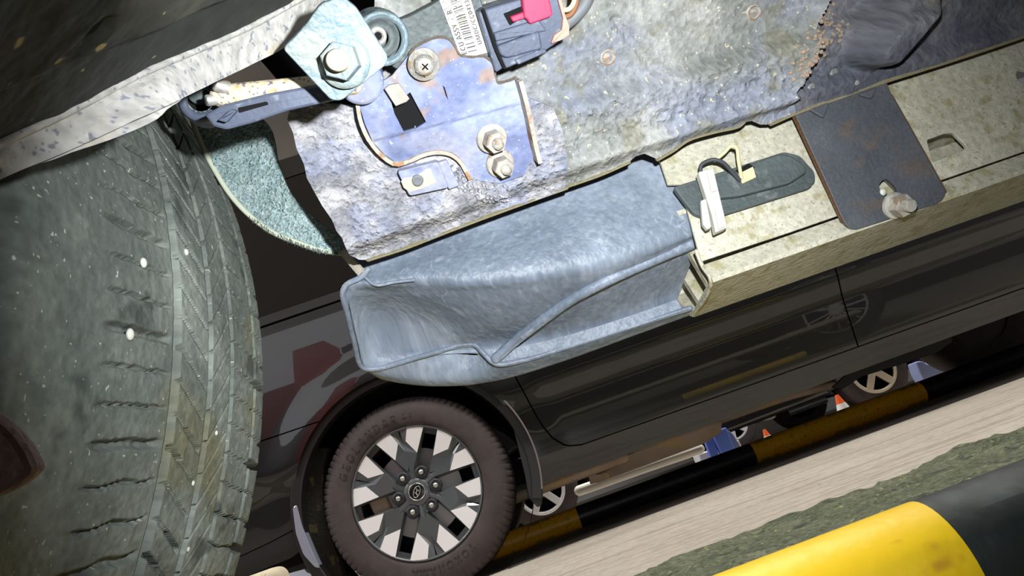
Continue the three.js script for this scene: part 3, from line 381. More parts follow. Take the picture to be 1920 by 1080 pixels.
  const arm = part(carA, 'suspension_arm', pxSheet([[-60, 296], [0, 268], [130, 208], [260, 140], [400, 80], [540, 16], [600, -20], [660, -60], [560, -140], [200, -160], [-60, -120], [-160, 60]], AR, 0.002, arDisp, 0.004), M.armDark, 'dark suspension arm with a pale lip');
  { const top = [[-60, 296], [0, 268], [130, 208], [260, 140], [400, 80], [480, 44], [560, 0], [640, -40]].map((p) => AR.at(p[0], p[1])), bot = [[-60, 372], [0, 337], [130, 282], [300, 204], [400, 156], [470, 122], [540, 86], [616, 36]].map((p, i) => onZ(p[0], p[1], top[i].z - 0.002));
    part(arm, 'lip', boxUV(loft([top, bot], 60, 6, { thick: 0.006, rough: 0.0012, freq: 200 })), M.armStrip, 'pale lip');
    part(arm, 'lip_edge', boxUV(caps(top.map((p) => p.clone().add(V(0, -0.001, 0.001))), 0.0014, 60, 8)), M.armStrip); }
  { const l = toAr(138, 16); part(arm, 'drain_hole', [lathe([[0, 0], [0.0048, 0]], AR.pt(l[0], l[1], arDisp(l[0], l[1]) + 0.0006), AR.n, 28)], M.hole, 'round dark hole'); part(arm, 'hole_rim', lathe([[0.0048, 0], [0.0054, 0.0016], [0.0066, 0.0012], [0.0074, -0.001]], AR.pt(l[0], l[1], arDisp(l[0], l[1]) + 0.0004), AR.n, 28), M.armDark); }
  part(arm, 'scraped_ridge', caps(loc(AR, [[-6, 90, 0.001], [14, 108, 0.0016], [40, 124, 0.0006]]), 0.002, 16, 8), M.edge, 'scraped pale ridge');
  // link rod
  const zr = -0.312;
  const rod = part(carA, 'link_rod', [boxUV(caps([onZ(414, 180, zr), onZ(520, 170, zr), onZ(660, 156, zr)], 0.0055, 24, 24))], M.rod, 'tan speckled link rod');
  part(rod, 'rod_cap', [lathe([[0, 0.004], [0.0024, 0.004], [0.0028, 0.003], [0.0028, -0.002]], onZ(401, 187, zr + 0.002), V(-1, -0.1, 0.5), 20), lathe([[0, 0.004], [0.003, 0.004], [0.0034, 0.003], [0.0034, -0.003]], onZ(416, 162, zr + 0.006), V(-0.8, 0.3, 0.8), 20)], M.steel, 'pale bolt ends');
  const eye = sub(carA, 'link_eye', 'blue-grey link end with round bushing'), ez = -0.325, ed = V(0.1, -0.35, 0.9).normalize();
  part(eye, 'eye_ring', lathe([[0.0061, 0.0034], [0.0069, 0.0047], [0.0094, 0.0047], [0.0107, 0.0034], [0.011, -0.012]], onZ(378, 192, ez), ed, 44), M.connector); part(eye, 'eye_core', lathe([[0, 0.0044], [0.0043, 0.0044], [0.005, 0.0035], [0.005, -0.0034]], onZ(374, 180, ez), ed, 36), M.lampPlastic); part(eye, 'eye_gap', lathe([[0, 0], [0.0062, 0]], onZ(376, 186, ez), ed, 30), M.hole);
  const LB = new Plane(V(0, 0.37, -0.318), 35);
  part(eye, 'link_body', [slab([[382, 215], [420, 196], [500, 176], [640, 150], [664, 166], [640, 186], [540, 208], [470, 232], [424, 244], [400, 238]], LB, 0.012, { r: 6, bevel: 0.0018 }), slab([[408, 226], [432, 205], [444, 208], [424, 230]], LB.off(0.005), 0.006, { r: 3, bevel: 0.0008 })], M.connector);
  part(eye, 'window_slot', slab([[446, 202], [500, 190], [504, 196], [448, 212]], LB.off(0.0006), 0.001, { r: 3, bevel: 0.0002 }), M.hole);
  // felt wheel arch liner
  const FE = new Plane(V(0, 0.4, -0.468), 18);
  const feltOut = crom([[352, 196], [400, 200], [480, 214], [508, 244], [520, 300], [540, 352], [580, 400], [625, 436], [662, 468], [640, 473], [600, 466], [560, 452], [512, 432], [470, 402], [436, 366], [404, 318], [376, 262]], 70, true);
  const felt = part(carA, 'arch_liner', pxSheet(feltOut, FE, 0.0018, (x, y) => (fbm(x * 400, y * 400, 51, 3) - 0.5) * 0.0024 + (fbm(x * 26, y * 26, 52, 3) - 0.5) * 0.01, 0.004), M.felt, 'blue-green felt wheel arch liner');
  part(felt, 'liner_edge', boxUV(caps(loc(FE, [[352, 200], [374, 262], [402, 318], [434, 368], [468, 404], [510, 435], [558, 455], [600, 469], [642, 475]]), 0.0019, 60, 6)), plain(0xc4c9b4, 0.95), 'frayed edge painted pale as a lit ridge');  // lit ridge of the liner is put into this pale colour
  { const f = []; const path = [[468, 404], [510, 434], [558, 455], [600, 469], [642, 475]]; for (let k = 0; k < 150; k++) { const t = rnd() * 3.99, i = Math.floor(t), w = t - i, u = path[i][0] + (path[i + 1][0] - path[i][0]) * w, v = path[i][1] + (path[i + 1][1] - path[i][1]) * w, a = at(FE, u, v - 3), b = at(FE, u + (rnd() - 0.5) * 10, v + 3 + rnd() * 5, 0.002); f.push(tube([a, a.clone().lerp(b, 0.5).add(V(0, 0, 0.001)), b], 0.00018, 4, 3)); } part(felt, 'loose_fibres', merge(f), M.felt, 'loose fibres', 'stuff'); }

  // tyre: tread with ribs, grooves and sipes
  const TC = V(-0.527, 0.393, 0), TR = 0.393, zi = -0.228, zo = -0.482;
  const onTyre = (u, v) => { const d = ray(u, v), a = d.x * d.x + d.y * d.y, bx = CAM.x - TC.x, by = CAM.y - TC.y, b = 2 * (bx * d.x + by * d.y), c = bx * bx + by * by - TR * TR, q = Math.sqrt(Math.max(0, b * b - 4 * a * c)), t = (-b - q) / (2 * a) > 0 ? (-b - q) / (2 * a) : (-b + q) / (2 * a), p = d.multiplyScalar(t).add(CAM); return [Math.atan2(p.y - TC.y, p.x - TC.x) * TR, p.z]; };
  const gz = [[300, 340], [333, 640], [396, 640], [436, 640], [478, 640]].map((p) => onTyre(p[0], p[1])[1]);
  console.log('tyre groove z', gz.map((v) => v.toFixed(3)).join(' '));
  const G = [gz[1], gz[2], gz[3], gz[4]], gw = [0.0042, 0.0026, 0.0022, 0.0016], sl = (x, w) => sst(w, w * 0.55, Math.abs(x));
  const per = (s, p, o = 0) => { const k = (s + o) / p; return (k - Math.floor(k) - 0.5) * p; }, cell = (s, p, o = 0) => Math.floor((s + o) / p);
  const crown = (z) => { const m = (zi + zo) / 2, h = (zi - zo) / 2, t = Math.abs(z - m) / h; return -0.0015 * t * t - 0.016 * sst(0.86, 1.06, t) ** 2; };
  const treadH = (s, z) => {
    let d = 0; G.forEach((g, i) => { d = Math.max(d, 0.0065 * sl(z - g, gw[i])); });
    const wave = (fbm(z * 60, s * 9, 61, 2) - 0.5) * 0.004;
    if (z > G[0] + 0.004) { const e = sst(G[0] + 0.066, G[0] + 0.05, z) * sst(G[0] + 0.004, G[0] + 0.012, z), p = 0.0165, k = cell(s, p), x = per(s + wave + (z - G[0]) * 0.12, p); d = Math.max(d, e * (k % 3 === 0 ? 0.004 * sl(x, 0.0024) : 0.0032 * sl(x, 0.0008))); }
    else if (z < G[0] - 0.004 && z > G[1] + 0.002) { const p = 0.0165, k = cell(s, p), x = per(s + (z - G[0]) * -0.55, p); d = Math.max(d, (k % 3 === 0 ? 0.005 * sl(x, 0.0016) : 0.0034 * sl(x, 0.0007)) * sst(G[1] + 0.003, G[1] + 0.006, z)); }
    else if (z < G[1] - 0.002 && z > G[2] + 0.002) { const x = per(s + (z - G[1]) * 1.05, 0.0165); d = Math.max(d, 0.004 * sl(x, 0.0008) * sst(G[2] + 0.002, G[2] + 0.009, z)); }
    else if (z < G[2] - 0.002 && z > G[3] + 0.001) { const x = per(s + wave + (z - G[2]) * -0.12, 0.0165); d = Math.max(d, 0.0034 * sl(x, 0.0007)); }
    else if (z < G[3] - 0.001) { const p = 0.0165, x = per(s - (z - G[3]) * 0.2, p, 0.004), k = cell(s, p); d = Math.max(d, k % 3 === 0 ? 0.008 * sl(x, 0.003) : 0.003 * sl(x, 0.0008)); }
    return crown(z) - d + (fbm(s * 300, z * 300, 62, 2) - 0.5) * 0.0005;
  };
  const wheelA = sub(carA, 'wheel', 'worn tyre with dusty grey-green tread');
  {
    const na = 900, nz = 300, a0 = -58 * D2R, a1 = 58 * D2R, pos = [], uv = [], idx = [];
    for (let i = 0; i <= na; i++) for (let j = 0; j <= nz; j++) { const a = a0 + (a1 - a0) * i / na, z = zi + (zo - zi) * j / nz, s = a * TR, r = TR + treadH(s, z); pos.push(TC.x + r * Math.cos(a), TC.y + r * Math.sin(a), z); uv.push(s, z); if (i < na && j < nz) { const k = i * (nz + 1) + j; idx.push(k, k + 1, k + nz + 2, k, k + nz + 2, k + nz + 1); } }
    const g = new THREE.BufferGeometry(); g.setAttribute('position', new THREE.Float32BufferAttribute(pos, 3)); g.setAttribute('uv', new THREE.Float32BufferAttribute(uv, 2)); g.setIndex(idx); g.computeVertexNormals(); if (g.attributes.normal.getX(Math.floor(na / 2) * (nz + 1) + 100) < 0) { for (let k = 0; k < idx.length; k += 3) [idx[k], idx[k + 1]] = [idx[k + 1], idx[k]]; g.setIndex(idx); g.computeVertexNormals(); }
    part(wheelA, 'tread', g, M.tyre, 'dusty tread with grooves');
    const ring = (prof, s, e) => new THREE.LatheGeometry(prof.map((p) => new THREE.Vector2(p[0], p[1])), 120, s, e).rotateX(Math.PI / 2);
    const zm = (zi + zo) / 2, body = ring([[0.24, zi - 0.03], [0.25, zi - 0.005], [0.3, zi + 0.004], [0.345, zi], [0.366, zi - 0.002]].map((p) => [p[0], zm - p[1]]), 0, 2 * Math.PI).translate(TC.x, TC.y, zm), outer = ring([[0.366, zo + 0.002], [0.345, zo], [0.3, zo - 0.004], [0.25, zo + 0.005], [0.24, zo + 0.03]].map((p) => [p[0], zm - p[1]]), 0, 2 * Math.PI).translate(TC.x, TC.y, zm), coreT = new THREE.CylinderGeometry(0.374, 0.374, zi - zo - 0.004, 96, 1).rotateX(Math.PI / 2).translate(TC.x, TC.y, zm);
    part(wheelA, 'tyre_body', [body, outer, coreT].map(boxUV), M.sidewall);
    for (const [u, v, w] of [[268, 493, 0.0026], [243, 627, 0.0028], [348, 473, 0.002], [361, 906, 0.0014], [405, 812, 0.0014], [352, 1030, 0.0014]]) { const [s, z] = onTyre(u, v), a = s / TR, r = TR + crown(z) + 0.0004, n = V(Math.cos(a), Math.sin(a), 0); part(wheelA, 'pebble', boxUV(place(new THREE.DodecahedronGeometry(w, 1).scale(1, 0.55, 0.8), V(TC.x + r * n.x, TC.y + r * n.y, z), n)), M.whitePlastic, 'white pebble stuck in the tread'); }
  }
  part(carA, 'arm_end', slab([[-90, 740], [-20, 775], [22, 812], [46, 846], [62, 884], [40, 906], [0, 928], [-90, 960]], new Plane(V(0, 0.2, -0.185), 10), 0.007, { r: 12, bevel: 0.0025 }), surf(33, 0.06, 256, (n) => [...mixc([110, 86, 80], [170, 140, 130], n(5, 5)), n(30, 3)], { r: 0.6, bump: 0.0006 }), 'reddish-brown rounded arm end');

  // plastic end cap of the side step
  const cap = sub(carA, 'step_end_cap', 'blue-grey plastic end cap of the side step');
  part(cap, 'scoop', loft([
    row([[622, 380, -0.484], [690, 400, -0.484], [760, 400, -0.484], [880, 360, -0.484], [1000, 320, -0.484], [1120, 280, -0.484], [1230, 250, -0.484], [1330, 214, -0.484]]),
    row([[668, 518, -0.48], [700, 500, -0.48], [760, 478, -0.48], [880, 440, -0.48], [1000, 405, -0.48], [1120, 375, -0.48], [1230, 350, -0.482], [1328, 330, -0.484]]),
    row([[662, 528, -0.475], [708, 532, -0.476], [780, 524, -0.477], [890, 526, -0.477], [1005, 514, -0.478], [1125, 490, -0.48], [1232, 462, -0.483], [1322, 428, -0.486]]),
    row([[650, 546, -0.479], [712, 548, -0.49], [786, 548, -0.489], [892, 550, -0.488], [1005, 540, -0.488], [1125, 514, -0.488], [1232, 478, -0.49], [1314, 442, -0.492]]),
    row([[652, 590, -0.498], [706, 590, -0.525], [800, 606, -0.53], [900, 614, -0.526], [1010, 592, -0.518], [1120, 545, -0.508], [1225, 502, -0.504], [1304, 470, -0.504]]),
    row([[668, 650, -0.53], [700, 660, -0.546], [800, 655, -0.55], [905, 650, -0.552], [1010, 634, -0.55], [1110, 604, -0.546], [1210, 568, -0.544], [1279, 536, -0.545]]),
    row([[680, 690, -0.55], [704, 690, -0.552], [800, 668, -0.553], [905, 664, -0.5535], [940, 676, -0.5545], [1010, 664, -0.556], [1110, 630, -0.556], [1205, 600, -0.556], [1268, 566, -0.556]]),
  ], 120, 80, { thick: 0.003, rough: 0.0008, freq: 160 }), M.bluePlastic, 'hollow scooped inside');
  const rimPts = row([[690, 505, -0.471], [676, 520, -0.472], [650, 534, -0.475], [643, 548, -0.478], [652, 590, -0.495], [664, 640, -0.522], [680, 688, -0.548], [702, 692, -0.552], [790, 668, -0.5505], [888, 646, -0.5495], [906, 662, -0.5495], [930, 682, -0.550], [970, 678, -0.551], [1060, 652, -0.551], [1180, 614, -0.549], [1294, 578, -0.547]]);
  part(cap, 'rim', boxUV(caps(rimPts, 0.0021, 160, 8)), M.bluePlastic, 'pale worn rim');
  part(cap, 'outer_skin', loft([
    row([[644, 548, -0.48], [652, 592, -0.497], [665, 645, -0.524], [681, 691, -0.549], [704, 695, -0.5525], [790, 671, -0.554], [888, 649, -0.554], [908, 665, -0.554], [930, 685, -0.553], [970, 681, -0.552], [1060, 655, -0.55], [1180, 617, -0.547], [1292, 579, -0.544]]),
    row([[650, 560, -0.5], [660, 610, -0.52], [674, 665, -0.545], [692, 698, -0.562], [722, 708, -0.565], [800, 714, -0.566], [880, 712, -0.566], [908, 708, -0.566], [935, 704, -0.565], [975, 694, -0.564], [1062, 668, -0.561], [1180, 626, -0.557], [1292, 586, -0.553]]),
    row([[660, 560, -0.53], [668, 620, -0.55], [690, 680, -0.575], [714, 706, -0.58], [742, 714, -0.582], [800, 722, -0.582], [880, 720, -0.582], [910, 716, -0.58], [940, 711, -0.578], [980, 701, -0.576], [1064, 674, -0.572], [1180, 632, -0.567], [1292, 591, -0.563]]),
    row([[690, 540, -0.58], [700, 580, -0.59], [720, 620, -0.6], [740, 640, -0.6], [770, 640, -0.6], [820, 640, -0.6], [880, 630, -0.6], [920, 620, -0.6], [950, 610, -0.6], [990, 600, -0.6], [1070, 570, -0.6], [1180, 530, -0.6], [1292, 490, -0.6]]),
  ], 110, 30, { thick: 0.0025 }), M.bluePlastic, 'dusty outer skin');
  part(cap, 'rib', boxUV(caps(row([[930, 672, -0.548], [965, 640, -0.541], [1010, 605, -0.524], [1070, 562, -0.507], [1130, 530, -0.497], [1200, 498, -0.496], [1306, 454, -0.495]]), 0.0042, 80, 10)), M.bluePlastic, 'curved stiffening rib');
  part(cap, 'ledge', loft([row([[925, 662, -0.549], [1060, 630, -0.547], [1170, 596, -0.546], [1268, 562, -0.546]]), row([[925, 684, -0.551], [1062, 650, -0.549], [1172, 615, -0.547], [1280, 580, -0.546]])], 50, 4, { thick: 0.002 }), M.bluePlastic, 'pale inner ledge');
  part(cap, 'corner_fold', boxUV(caps([[676, 512], [704, 534], [740, 529], [776, 525]].map((p) => onZ(p[0], p[1], -0.4745)), 0.0012, 30, 6)), M.bluePlastic);
  part(cap, 'bracket_leg', boxUV(strip([onZ(640, 478, -0.476), onZ(676, 520, -0.473)], V(0.4, 0.2, 0.3), 0.006, 0.002)), M.edge);

  // side step: pale folded beam
  const step = sub(carA, 'side_step', 'pale dusty metal side step');
  part(step, 'inner_face', slab([[1232, 286], [1252, 346], [1276, 346], [1308, 466], [1316, 490], [1480, 436], [1920, 284], [2640, 36], [2640, -170], [1500, 196], [1340, 248]], STEP, 0.003, { holes: [[[1738, 262], [1772, 250], [1788, 249], [1812, 274], [1806, 282], [1748, 304]], [[1904, 138], [1912, 130], [1926, 132], [1930, 156], [1920, 160], [1908, 150]]], bevel: 0.0005 }), M.alu, 'speckled cream inner face');
  const sx = 0.157, ex = 2.55;
  part(step, 'lower_edge', extrudeX([[-0.4768, 0.2808], [-0.472, 0.2695], [-0.473, 0.2665], [-0.548, 0.2612], [-0.556, 0.264], [-0.578, 0.285], [-0.578, 0.292], [-0.55, 0.306], [-0.482, 0.325], [-0.482, 0.3215], [-0.549, 0.3025], [-0.5745, 0.2898], [-0.5745, 0.287], [-0.554, 0.2673], [-0.548, 0.2647], [-0.476, 0.2698], [-0.4803, 0.281]], sx, ex), M.alu, 'folded lower edge');
  for (const [a, b] of [[[-0.494, 0.268], [-0.509, 0.313]], [[-0.53, 0.266], [-0.547, 0.302]]]) { const t = 0.0035; part(step, 'inner_rib', extrudeX([[a[0] - t, a[1]], [b[0] - t, b[1]], [b[0] + t, b[1]], [a[0] + t, a[1]]], sx + 0.002, 0.8), M.alu); }
  part(step, 'end_hook', boxUV(caps([V(sx, 0.292, -0.478), V(sx, 0.281, -0.4795), V(sx, 0.27, -0.4745), V(sx, 0.265, -0.49), V(sx, 0.2628, -0.547)], 0.0016, 30, 6)), M.alu);
  // lamp housing with plug and wires
  const LP = STEP.off(0.006), lamp = part(carA, 'step_lamp', [slab([[1262, 350], [1300, 338], [1470, 284], [1500, 291], [1528, 322], [1530, 342], [1512, 352], [1340, 404], [1322, 408], [1300, 400]], LP, 0.006, { r: 8, bevel: 0.0012 }), slab([[1330, 336], [1460, 287], [1484, 290], [1512, 312], [1514, 322], [1484, 342], [1392, 366], [1346, 372]], LP.off(0.005), 0.007, { r: 9, bevel: 0.002 }), slab([[1348, 392], [1512, 340], [1524, 346], [1518, 352], [1352, 404]], LP.off(0.0015), 0.004, { r: 4, bevel: 0.0008 })], M.lampPlastic, 'dark plastic lamp housing in the step');
  part(lamp, 'terminal', [slab([[1384, 326], [1412, 312], [1418, 332], [1392, 344]], LP.off(0.0058), 0.002, { r: 1, bevel: 0.0004 })], M.yellowMark, 'pale terminal block'); part(lamp, 'terminal_pit', slab([[1378, 320], [1404, 306], [1416, 314], [1398, 322], [1392, 330]], LP.off(0.0053), 0.001, { r: 1, bevel: 0.0002 }), M.hole);
  const WP = LP.off(0.012), wp = part(carA, 'lamp_plug', [slab([[1309, 322], [1338, 315], [1364, 426], [1342, 436], [1334, 400], [1318, 350]], WP, 0.008, { r: 3, bevel: 0.001 }), slab([[1326, 322], [1338, 318], [1346, 356], [1334, 360]], WP.off(0.002), 0.004, { r: 2, bevel: 0.0007 }), slab([[1340, 388], [1350, 384], [1360, 424], [1348, 430]], WP.off(0.0018), 0.004, { r: 2, bevel: 0.0007 })], M.whitePlastic, 'white wire plug'); part(wp, 'latch', slab([[1314, 376], [1324, 372], [1334, 426], [1326, 430], [1318, 420]], WP.off(-0.001), 0.005, { r: 3, bevel: 0.0008 }), M.whitePlastic);
  part(wp, 'wire', caps(loc(WP, [[1316, 322, -0.003], [1316, 308, -0.002], [1334, 302, 0.002], [1352, 306, 0.002], [1374, 320, -0.002], [1390, 332, -0.005]]), 0.0014, 40, 8), M.darkWire, 'dark wire'); part(wp, 'wire', caps(loc(WP, [[1340, 302, 0.001], [1356, 290, 0.004], [1366, 281, 0.006], [1376, 284, 0.006], [1384, 304, 0.001], [1394, 328, -0.005]]), 0.0013, 40, 8), M.creamWire, 'cream wire');
  // hanger plate with its bolt
  const hp = part(carA, 'hanger_plate', slab([[1484, 200], [1580, 170], [1660, 146], [1672, 176], [1776, 362], [1764, 380], [1606, 431], [1592, 428], [1580, 412], [1548, 340]], HP, 0.004, { r: 11, holes: [[[1646, 346], [1654, 336], [1664, 334], [1682, 352], [1684, 368], [1662, 372], [1650, 362]]], bevel: 0.0008 }), M.plate, 'black rust-edged steel hanger plate');
  part(hp, 'rust_edge', caps(loc(HP, [[1490, 212, -0.002], [1550, 342, -0.002], [1582, 412, -0.002]]), 0.0018, 30, 6), M.plateEdge, 'rusty edge'); part(hp, 'rust_edge', caps(loc(HP, [[1674, 180, -0.002], [1724, 268, -0.002], [1774, 358, -0.002]]), 0.0016, 30, 6), M.plateEdge, 'rusty edge');
  for (const [a, b, c] of [[[1516, 204], [1556, 190], [1546, 222]], [[1608, 176], [1646, 162], [1636, 186]]]) part(hp, 'pressed_notch', slab([a, b, c], HP.off(0.003), 0.0028, { r: 8, bevel: 0.0012 }), M.plate, 'pressed notch');
  const hb = sub(hp, 'bolt', 'dirty flanged bolt'), hn = V(0.13, -0.42, 0.86).normalize(), hc = at(HP, 1678, 386);
  part(hb, 'bolt_flange', lathe([[0, 0.0024], [0.0078, 0.0024], [0.0092, 0.001], [0.0094, -0.001]], hc, hn, 36), M.dirtySteel); part(hb, 'bolt_head', boxUV(place(hex(0.0078, 0.0085), hc.clone().addScaledVector(hn, 0.0016), hn)), M.dirtySteel); part(hb, 'bolt_tip', lathe([[0, 0.0155], [0.0036, 0.0155], [0.0044, 0.0148], [0.0044, 0.009]], hc, hn, 24), M.dirtySteel);
  part(hb, 'bolt_tip', lathe([[0, 0.002], [0.002, 0.0018], [0.0026, 0]], at(HP, 1656, 360, -0.001), hn, 14), M.whitePlastic);

  // what carries it all: body side, floor and the other wheels, out of the frame
  const prof = new THREE.Shape(); prof.moveTo(-1.0, 0.62); prof.lineTo(-0.99, 0.5); prof.lineTo(-0.975, 0.46); prof.absarc(-0.527, 0.39, 0.465, 165 * D2R, 4 * D2R, true); prof.lineTo(-0.05, 0.372); prof.lineTo(1.98, 0.372); prof.absarc(2.42, 0.39, 0.465, 182 * D2R, -2 * D2R, true); prof.lineTo(3.3, 0.45); prof.lineTo(3.36, 0.9); prof.lineTo(2.9, 1.1); prof.lineTo(2.3, 1.75); prof.lineTo(1.9, 1.85); prof.lineTo(-0.9, 1.85); prof.lineTo(-1.0, 1.2); prof.closePath();
  const paintA = new THREE.MeshPhysicalMaterial({ color: 0x0c0c0e, roughness: 0.4, clearcoat: 1, clearcoatRoughness: 0.03 });
  const bodySide = new THREE.ExtrudeGeometry(prof, { depth: 0.03, bevelEnabled: false, curveSegments: 40 });
  part(carA, 'body_side', boxUV(bodySide.clone().translate(0, 0, -0.535)), paintA, 'dark painted body side'); part(carA, 'body_side', boxUV(bodySide.clone().translate(0, 0, 1.22)), paintA);
  { const q = new THREE.Shape([[-1.36, 0.62], [-1.004, 0.62], [-1.004, 1.85], [-1.1, 2.0], [-1.33, 2.0], [-1.38, 1.2]].map((p) => new THREE.Vector2(...p))); part(carA, 'added_red_panel', boxUV(new THREE.ExtrudeGeometry(q, { depth: 0.03, bevelEnabled: false }).translate(0, 0, -0.535)), M.addedRed, 'added red panel seen only as a reflection in the van'); }  // unseen red panel, added to be mirrored in the van paint
  part(carA, 'cabin_floor', boxUV(new THREE.BoxGeometry(4.2, 0.03, 1.74).translate(1.15, 0.66, 0.36)), M.darkCore); part(carA, 'roof', boxUV(new THREE.BoxGeometry(2.9, 0.04, 1.74).translate(0.5, 1.84, 0.36)), paintA); part(carA, 'tailgate', boxUV(new THREE.BoxGeometry(0.04, 1.2, 1.74).translate(-0.97, 1.25, 0.36)), paintA); part(carA, 'bonnet', boxUV(new THREE.BoxGeometry(0.5, 0.5, 1.74).translate(3.08, 0.8, 0.36)), paintA);
  for (const [x, z0, z1, face] of [[2.42, -0.24, -0.49, -1], [-0.527, 1.0, 1.23, 1], [2.42, 1.0, 1.23, 1]]) {
    const w = sub(carA, 'wheel'), zm = (z0 + z1) / 2, hw = Math.abs(z1 - z0) / 2;
    part(w, 'tyre', boxUV(new THREE.LatheGeometry([[0.24, -hw + 0.02], [0.3, -hw], [0.36, -hw + 0.006], [0.388, -hw + 0.03], [0.39, 0], [0.388, hw - 0.03], [0.36, hw - 0.006], [0.3, hw], [0.24, hw - 0.02]].map((p) => new THREE.Vector2(...p)), 72).rotateX(Math.PI / 2).translate(x, 0.39, zm)), M.sidewall);
    const sp = [new THREE.TorusGeometry(0.235, 0.01, 8, 60).translate(x, 0.39, z1 + face * 0.004), new THREE.CylinderGeometry(0.05, 0.05, 0.02, 30).rotateX(Math.PI / 2).translate(x, 0.39, z1)]; for (let k = 0; k < 15; k++) sp.push(new THREE.BoxGeometry(0.2, 0.012, 0.014).translate(0.135, 0, 0).rotateZ(k * Math.PI * 2 / 15).translate(x, 0.39, z1));
    part(w, 'spoked_rim', sp.map(boxUV), M.machined); part(w, 'hub_disc', boxUV(new THREE.CylinderGeometry(0.24, 0.24, 0.02, 48).rotateX(Math.PI / 2).translate(x, 0.39, zm)), M.darkCore);
  }
  settle(carA);
}

// ------------------------------------------------------------ the black van beyond
const font = await new FontLoader().loadAsync('fonts/droid/droid_sans_bold.typeface.json');
const carB = thing('van', [-0.42, 0, -2.8], 'glossy black van parked on the far side of the concrete strip', 'van');
{
  const WX = -0.42, WY = 0.365, WZ = -2.8, FX = 2.85;
  const arch = (x, y) => Math.min(Math.hypot(x - WX, y - WY), Math.hypot(x - FX, y - WY));
  const bodyZ = (x, y) => { let h; if (y > 1.17) h = 0.0143 - (y - 1.17) * 0.1; else if (y > 0.32) h = 0.03 - 0.115 * (y - 0.8) ** 2 - 0.02 * sst(0.62, 0.5, y); else h = -0.0165 - (0.32 - y) * 0.4; h += 0.014 * sst(0.6, 0.46, arch(x, y)); if (x < -0.9) h -= 0.28 * (-0.9 - x) ** 2 / 0.6; if (x > 3.0) h -= 0.5 * (x - 3.0) ** 2; return h; };
  const BP = new Plane(V(0, 0, WZ), 0);
  const arc = (cx, a0, a1, r, n = 30) => Array.from({ length: n + 1 }, (_, k) => { const a = (a0 + (a1 - a0) * k / n) * D2R; return [cx + r * Math.cos(a), WY + r * Math.sin(a)]; });
  const panel = (name, poly, cell, mat, label, parent = carB, lift = 0, th = 0.012) => part(parent, name, sheet(poly, cell, (x, y) => bodyZ(x, y) + lift, th).applyMatrix4(BP.m), mat, label);
  const RA = 0.452;
  const doorEdge = [[0.215, 0.322], [0.172, 0.333], [0.15, 0.345], [0.119, 0.382], [0.1, 0.43], [0.089, 0.48], [0.076, 0.561], [0.06, 0.66], [0.046, 0.8], [0.036, 1.165]];
  panel('quarter_panel', [[-1.45, 1.165], [-1.46, 0.752], ...arc(WX, 126, -16, RA, 48), [0.03, 0.236], [1.0, 0.236], [2.43, 0.236], ...arc(FX, 196, 178, RA, 6), [2.4, 0.312], [1.355, 0.3165], ...doorEdge], 0.02, M.blackPaint, 'glossy black quarter panel and sill');
  panel('rear_bumper', [[-1.46, 0.745], ...arc(WX, 127, 176, RA, 18), [-0.9, 0.386], [-1.0, 0.374], [-1.103, 0.366], [-1.46, 0.36]], 0.02, M.blackPaint, 'glossy black bumper');
  panel('bumper_cladding', [[-1.46, 0.357], [-1.103, 0.362], [-1.0, 0.37], [-0.88, 0.384], [-0.868, 0.312], [-0.93, 0.296], [-1.46, 0.28]], 0.02, M.cladding, 'matt dark lower bumper');
  const off = (pts, dx, dy) => pts.map((p) => [p[0] + dx, p[1] + dy]);
  panel('sliding_door', [...off(doorEdge, 0.005, 0.0045), [1.418, 1.1695], [1.406, 0.8], [1.388, 0.64], [1.362, 0.44], [1.349, 0.321]], 0.02, M.blackPaint, 'glossy black sliding door');
  panel('front_door', [[1.355, 0.321], [1.368, 0.44], [1.394, 0.64], [1.412, 0.8], [1.424, 1.1695], [2.62, 1.1695], [2.6, 0.8], ...arc(FX, 128, 178, RA + 0.02, 14).filter((p) => p[1] > 0.33), [2.38, 0.317]], 0.02, M.blackPaint, 'glossy black front door');
  panel('front_wing', [[2.626, 1.1695], [2.61, 0.82], ...arc(FX, 122, 8, RA, 30), [3.45, 0.42], [3.6, 0.45], [3.6, 0.85], [3.2, 1.1]], 0.03, M.blackPaint);
  panel('belt_moulding', [[-1.4, 1.174], [2.6, 1.174], [2.6, 1.211], [-1.4, 1.211]], 0.03, M.rubber, 'matt black belt moulding', carB, 0.003);
  for (const [a, b] of [[-1.36, -0.395], [-0.385, 1.41], [1.425, 2.55]]) panel('side_window', [[a, 1.214], [b, 1.214], [b - (b > 2 ? 0.5 : 0), 1.8], [a + 0.03, 1.8]], 0.04, M.glassDark, 'dark side window', carB, -0.004, 0.004);
  panel('roof_rail', [[-1.36, 1.803], [2.1, 1.803], [2.0, 1.9], [-1.3, 1.9]], 0.05, M.blackPaint);
  // dark core with wheel wells
  const s = new THREE.Shape(); s.moveTo(-1.4, 0.33); s.lineTo(-0.85, 0.33); s.absarc(WX, WY, 0.435, 185 * D2R, -9 * D2R, true); s.lineTo(2.42, 0.28); s.absarc(FX, WY, 0.435, 192 * D2R, -8 * D2R, true); s.lineTo(3.55, 0.4); s.lineTo(3.55, 0.95); s.lineTo(2.7, 1.2); s.lineTo(2.0, 1.84); s.lineTo(-1.3, 1.84); s.lineTo(-1.4, 1.2); s.closePath();
  part(carB, 'body_core', boxUV(new THREE.ExtrudeGeometry(s, { depth: 1.62, bevelEnabled: false, curveSegments: 40 }).translate(0, 0, -4.62)), M.darkCore);
  // black arch lip, mud flap, liner
  const lip = new THREE.Shape(); const q0 = arc(WX, -22, 204, 0.462, 60), q1 = arc(WX, 204, -22, 0.43, 60); lip.setFromPoints([...q0, ...q1].map((p) => new THREE.Vector2(...p)));
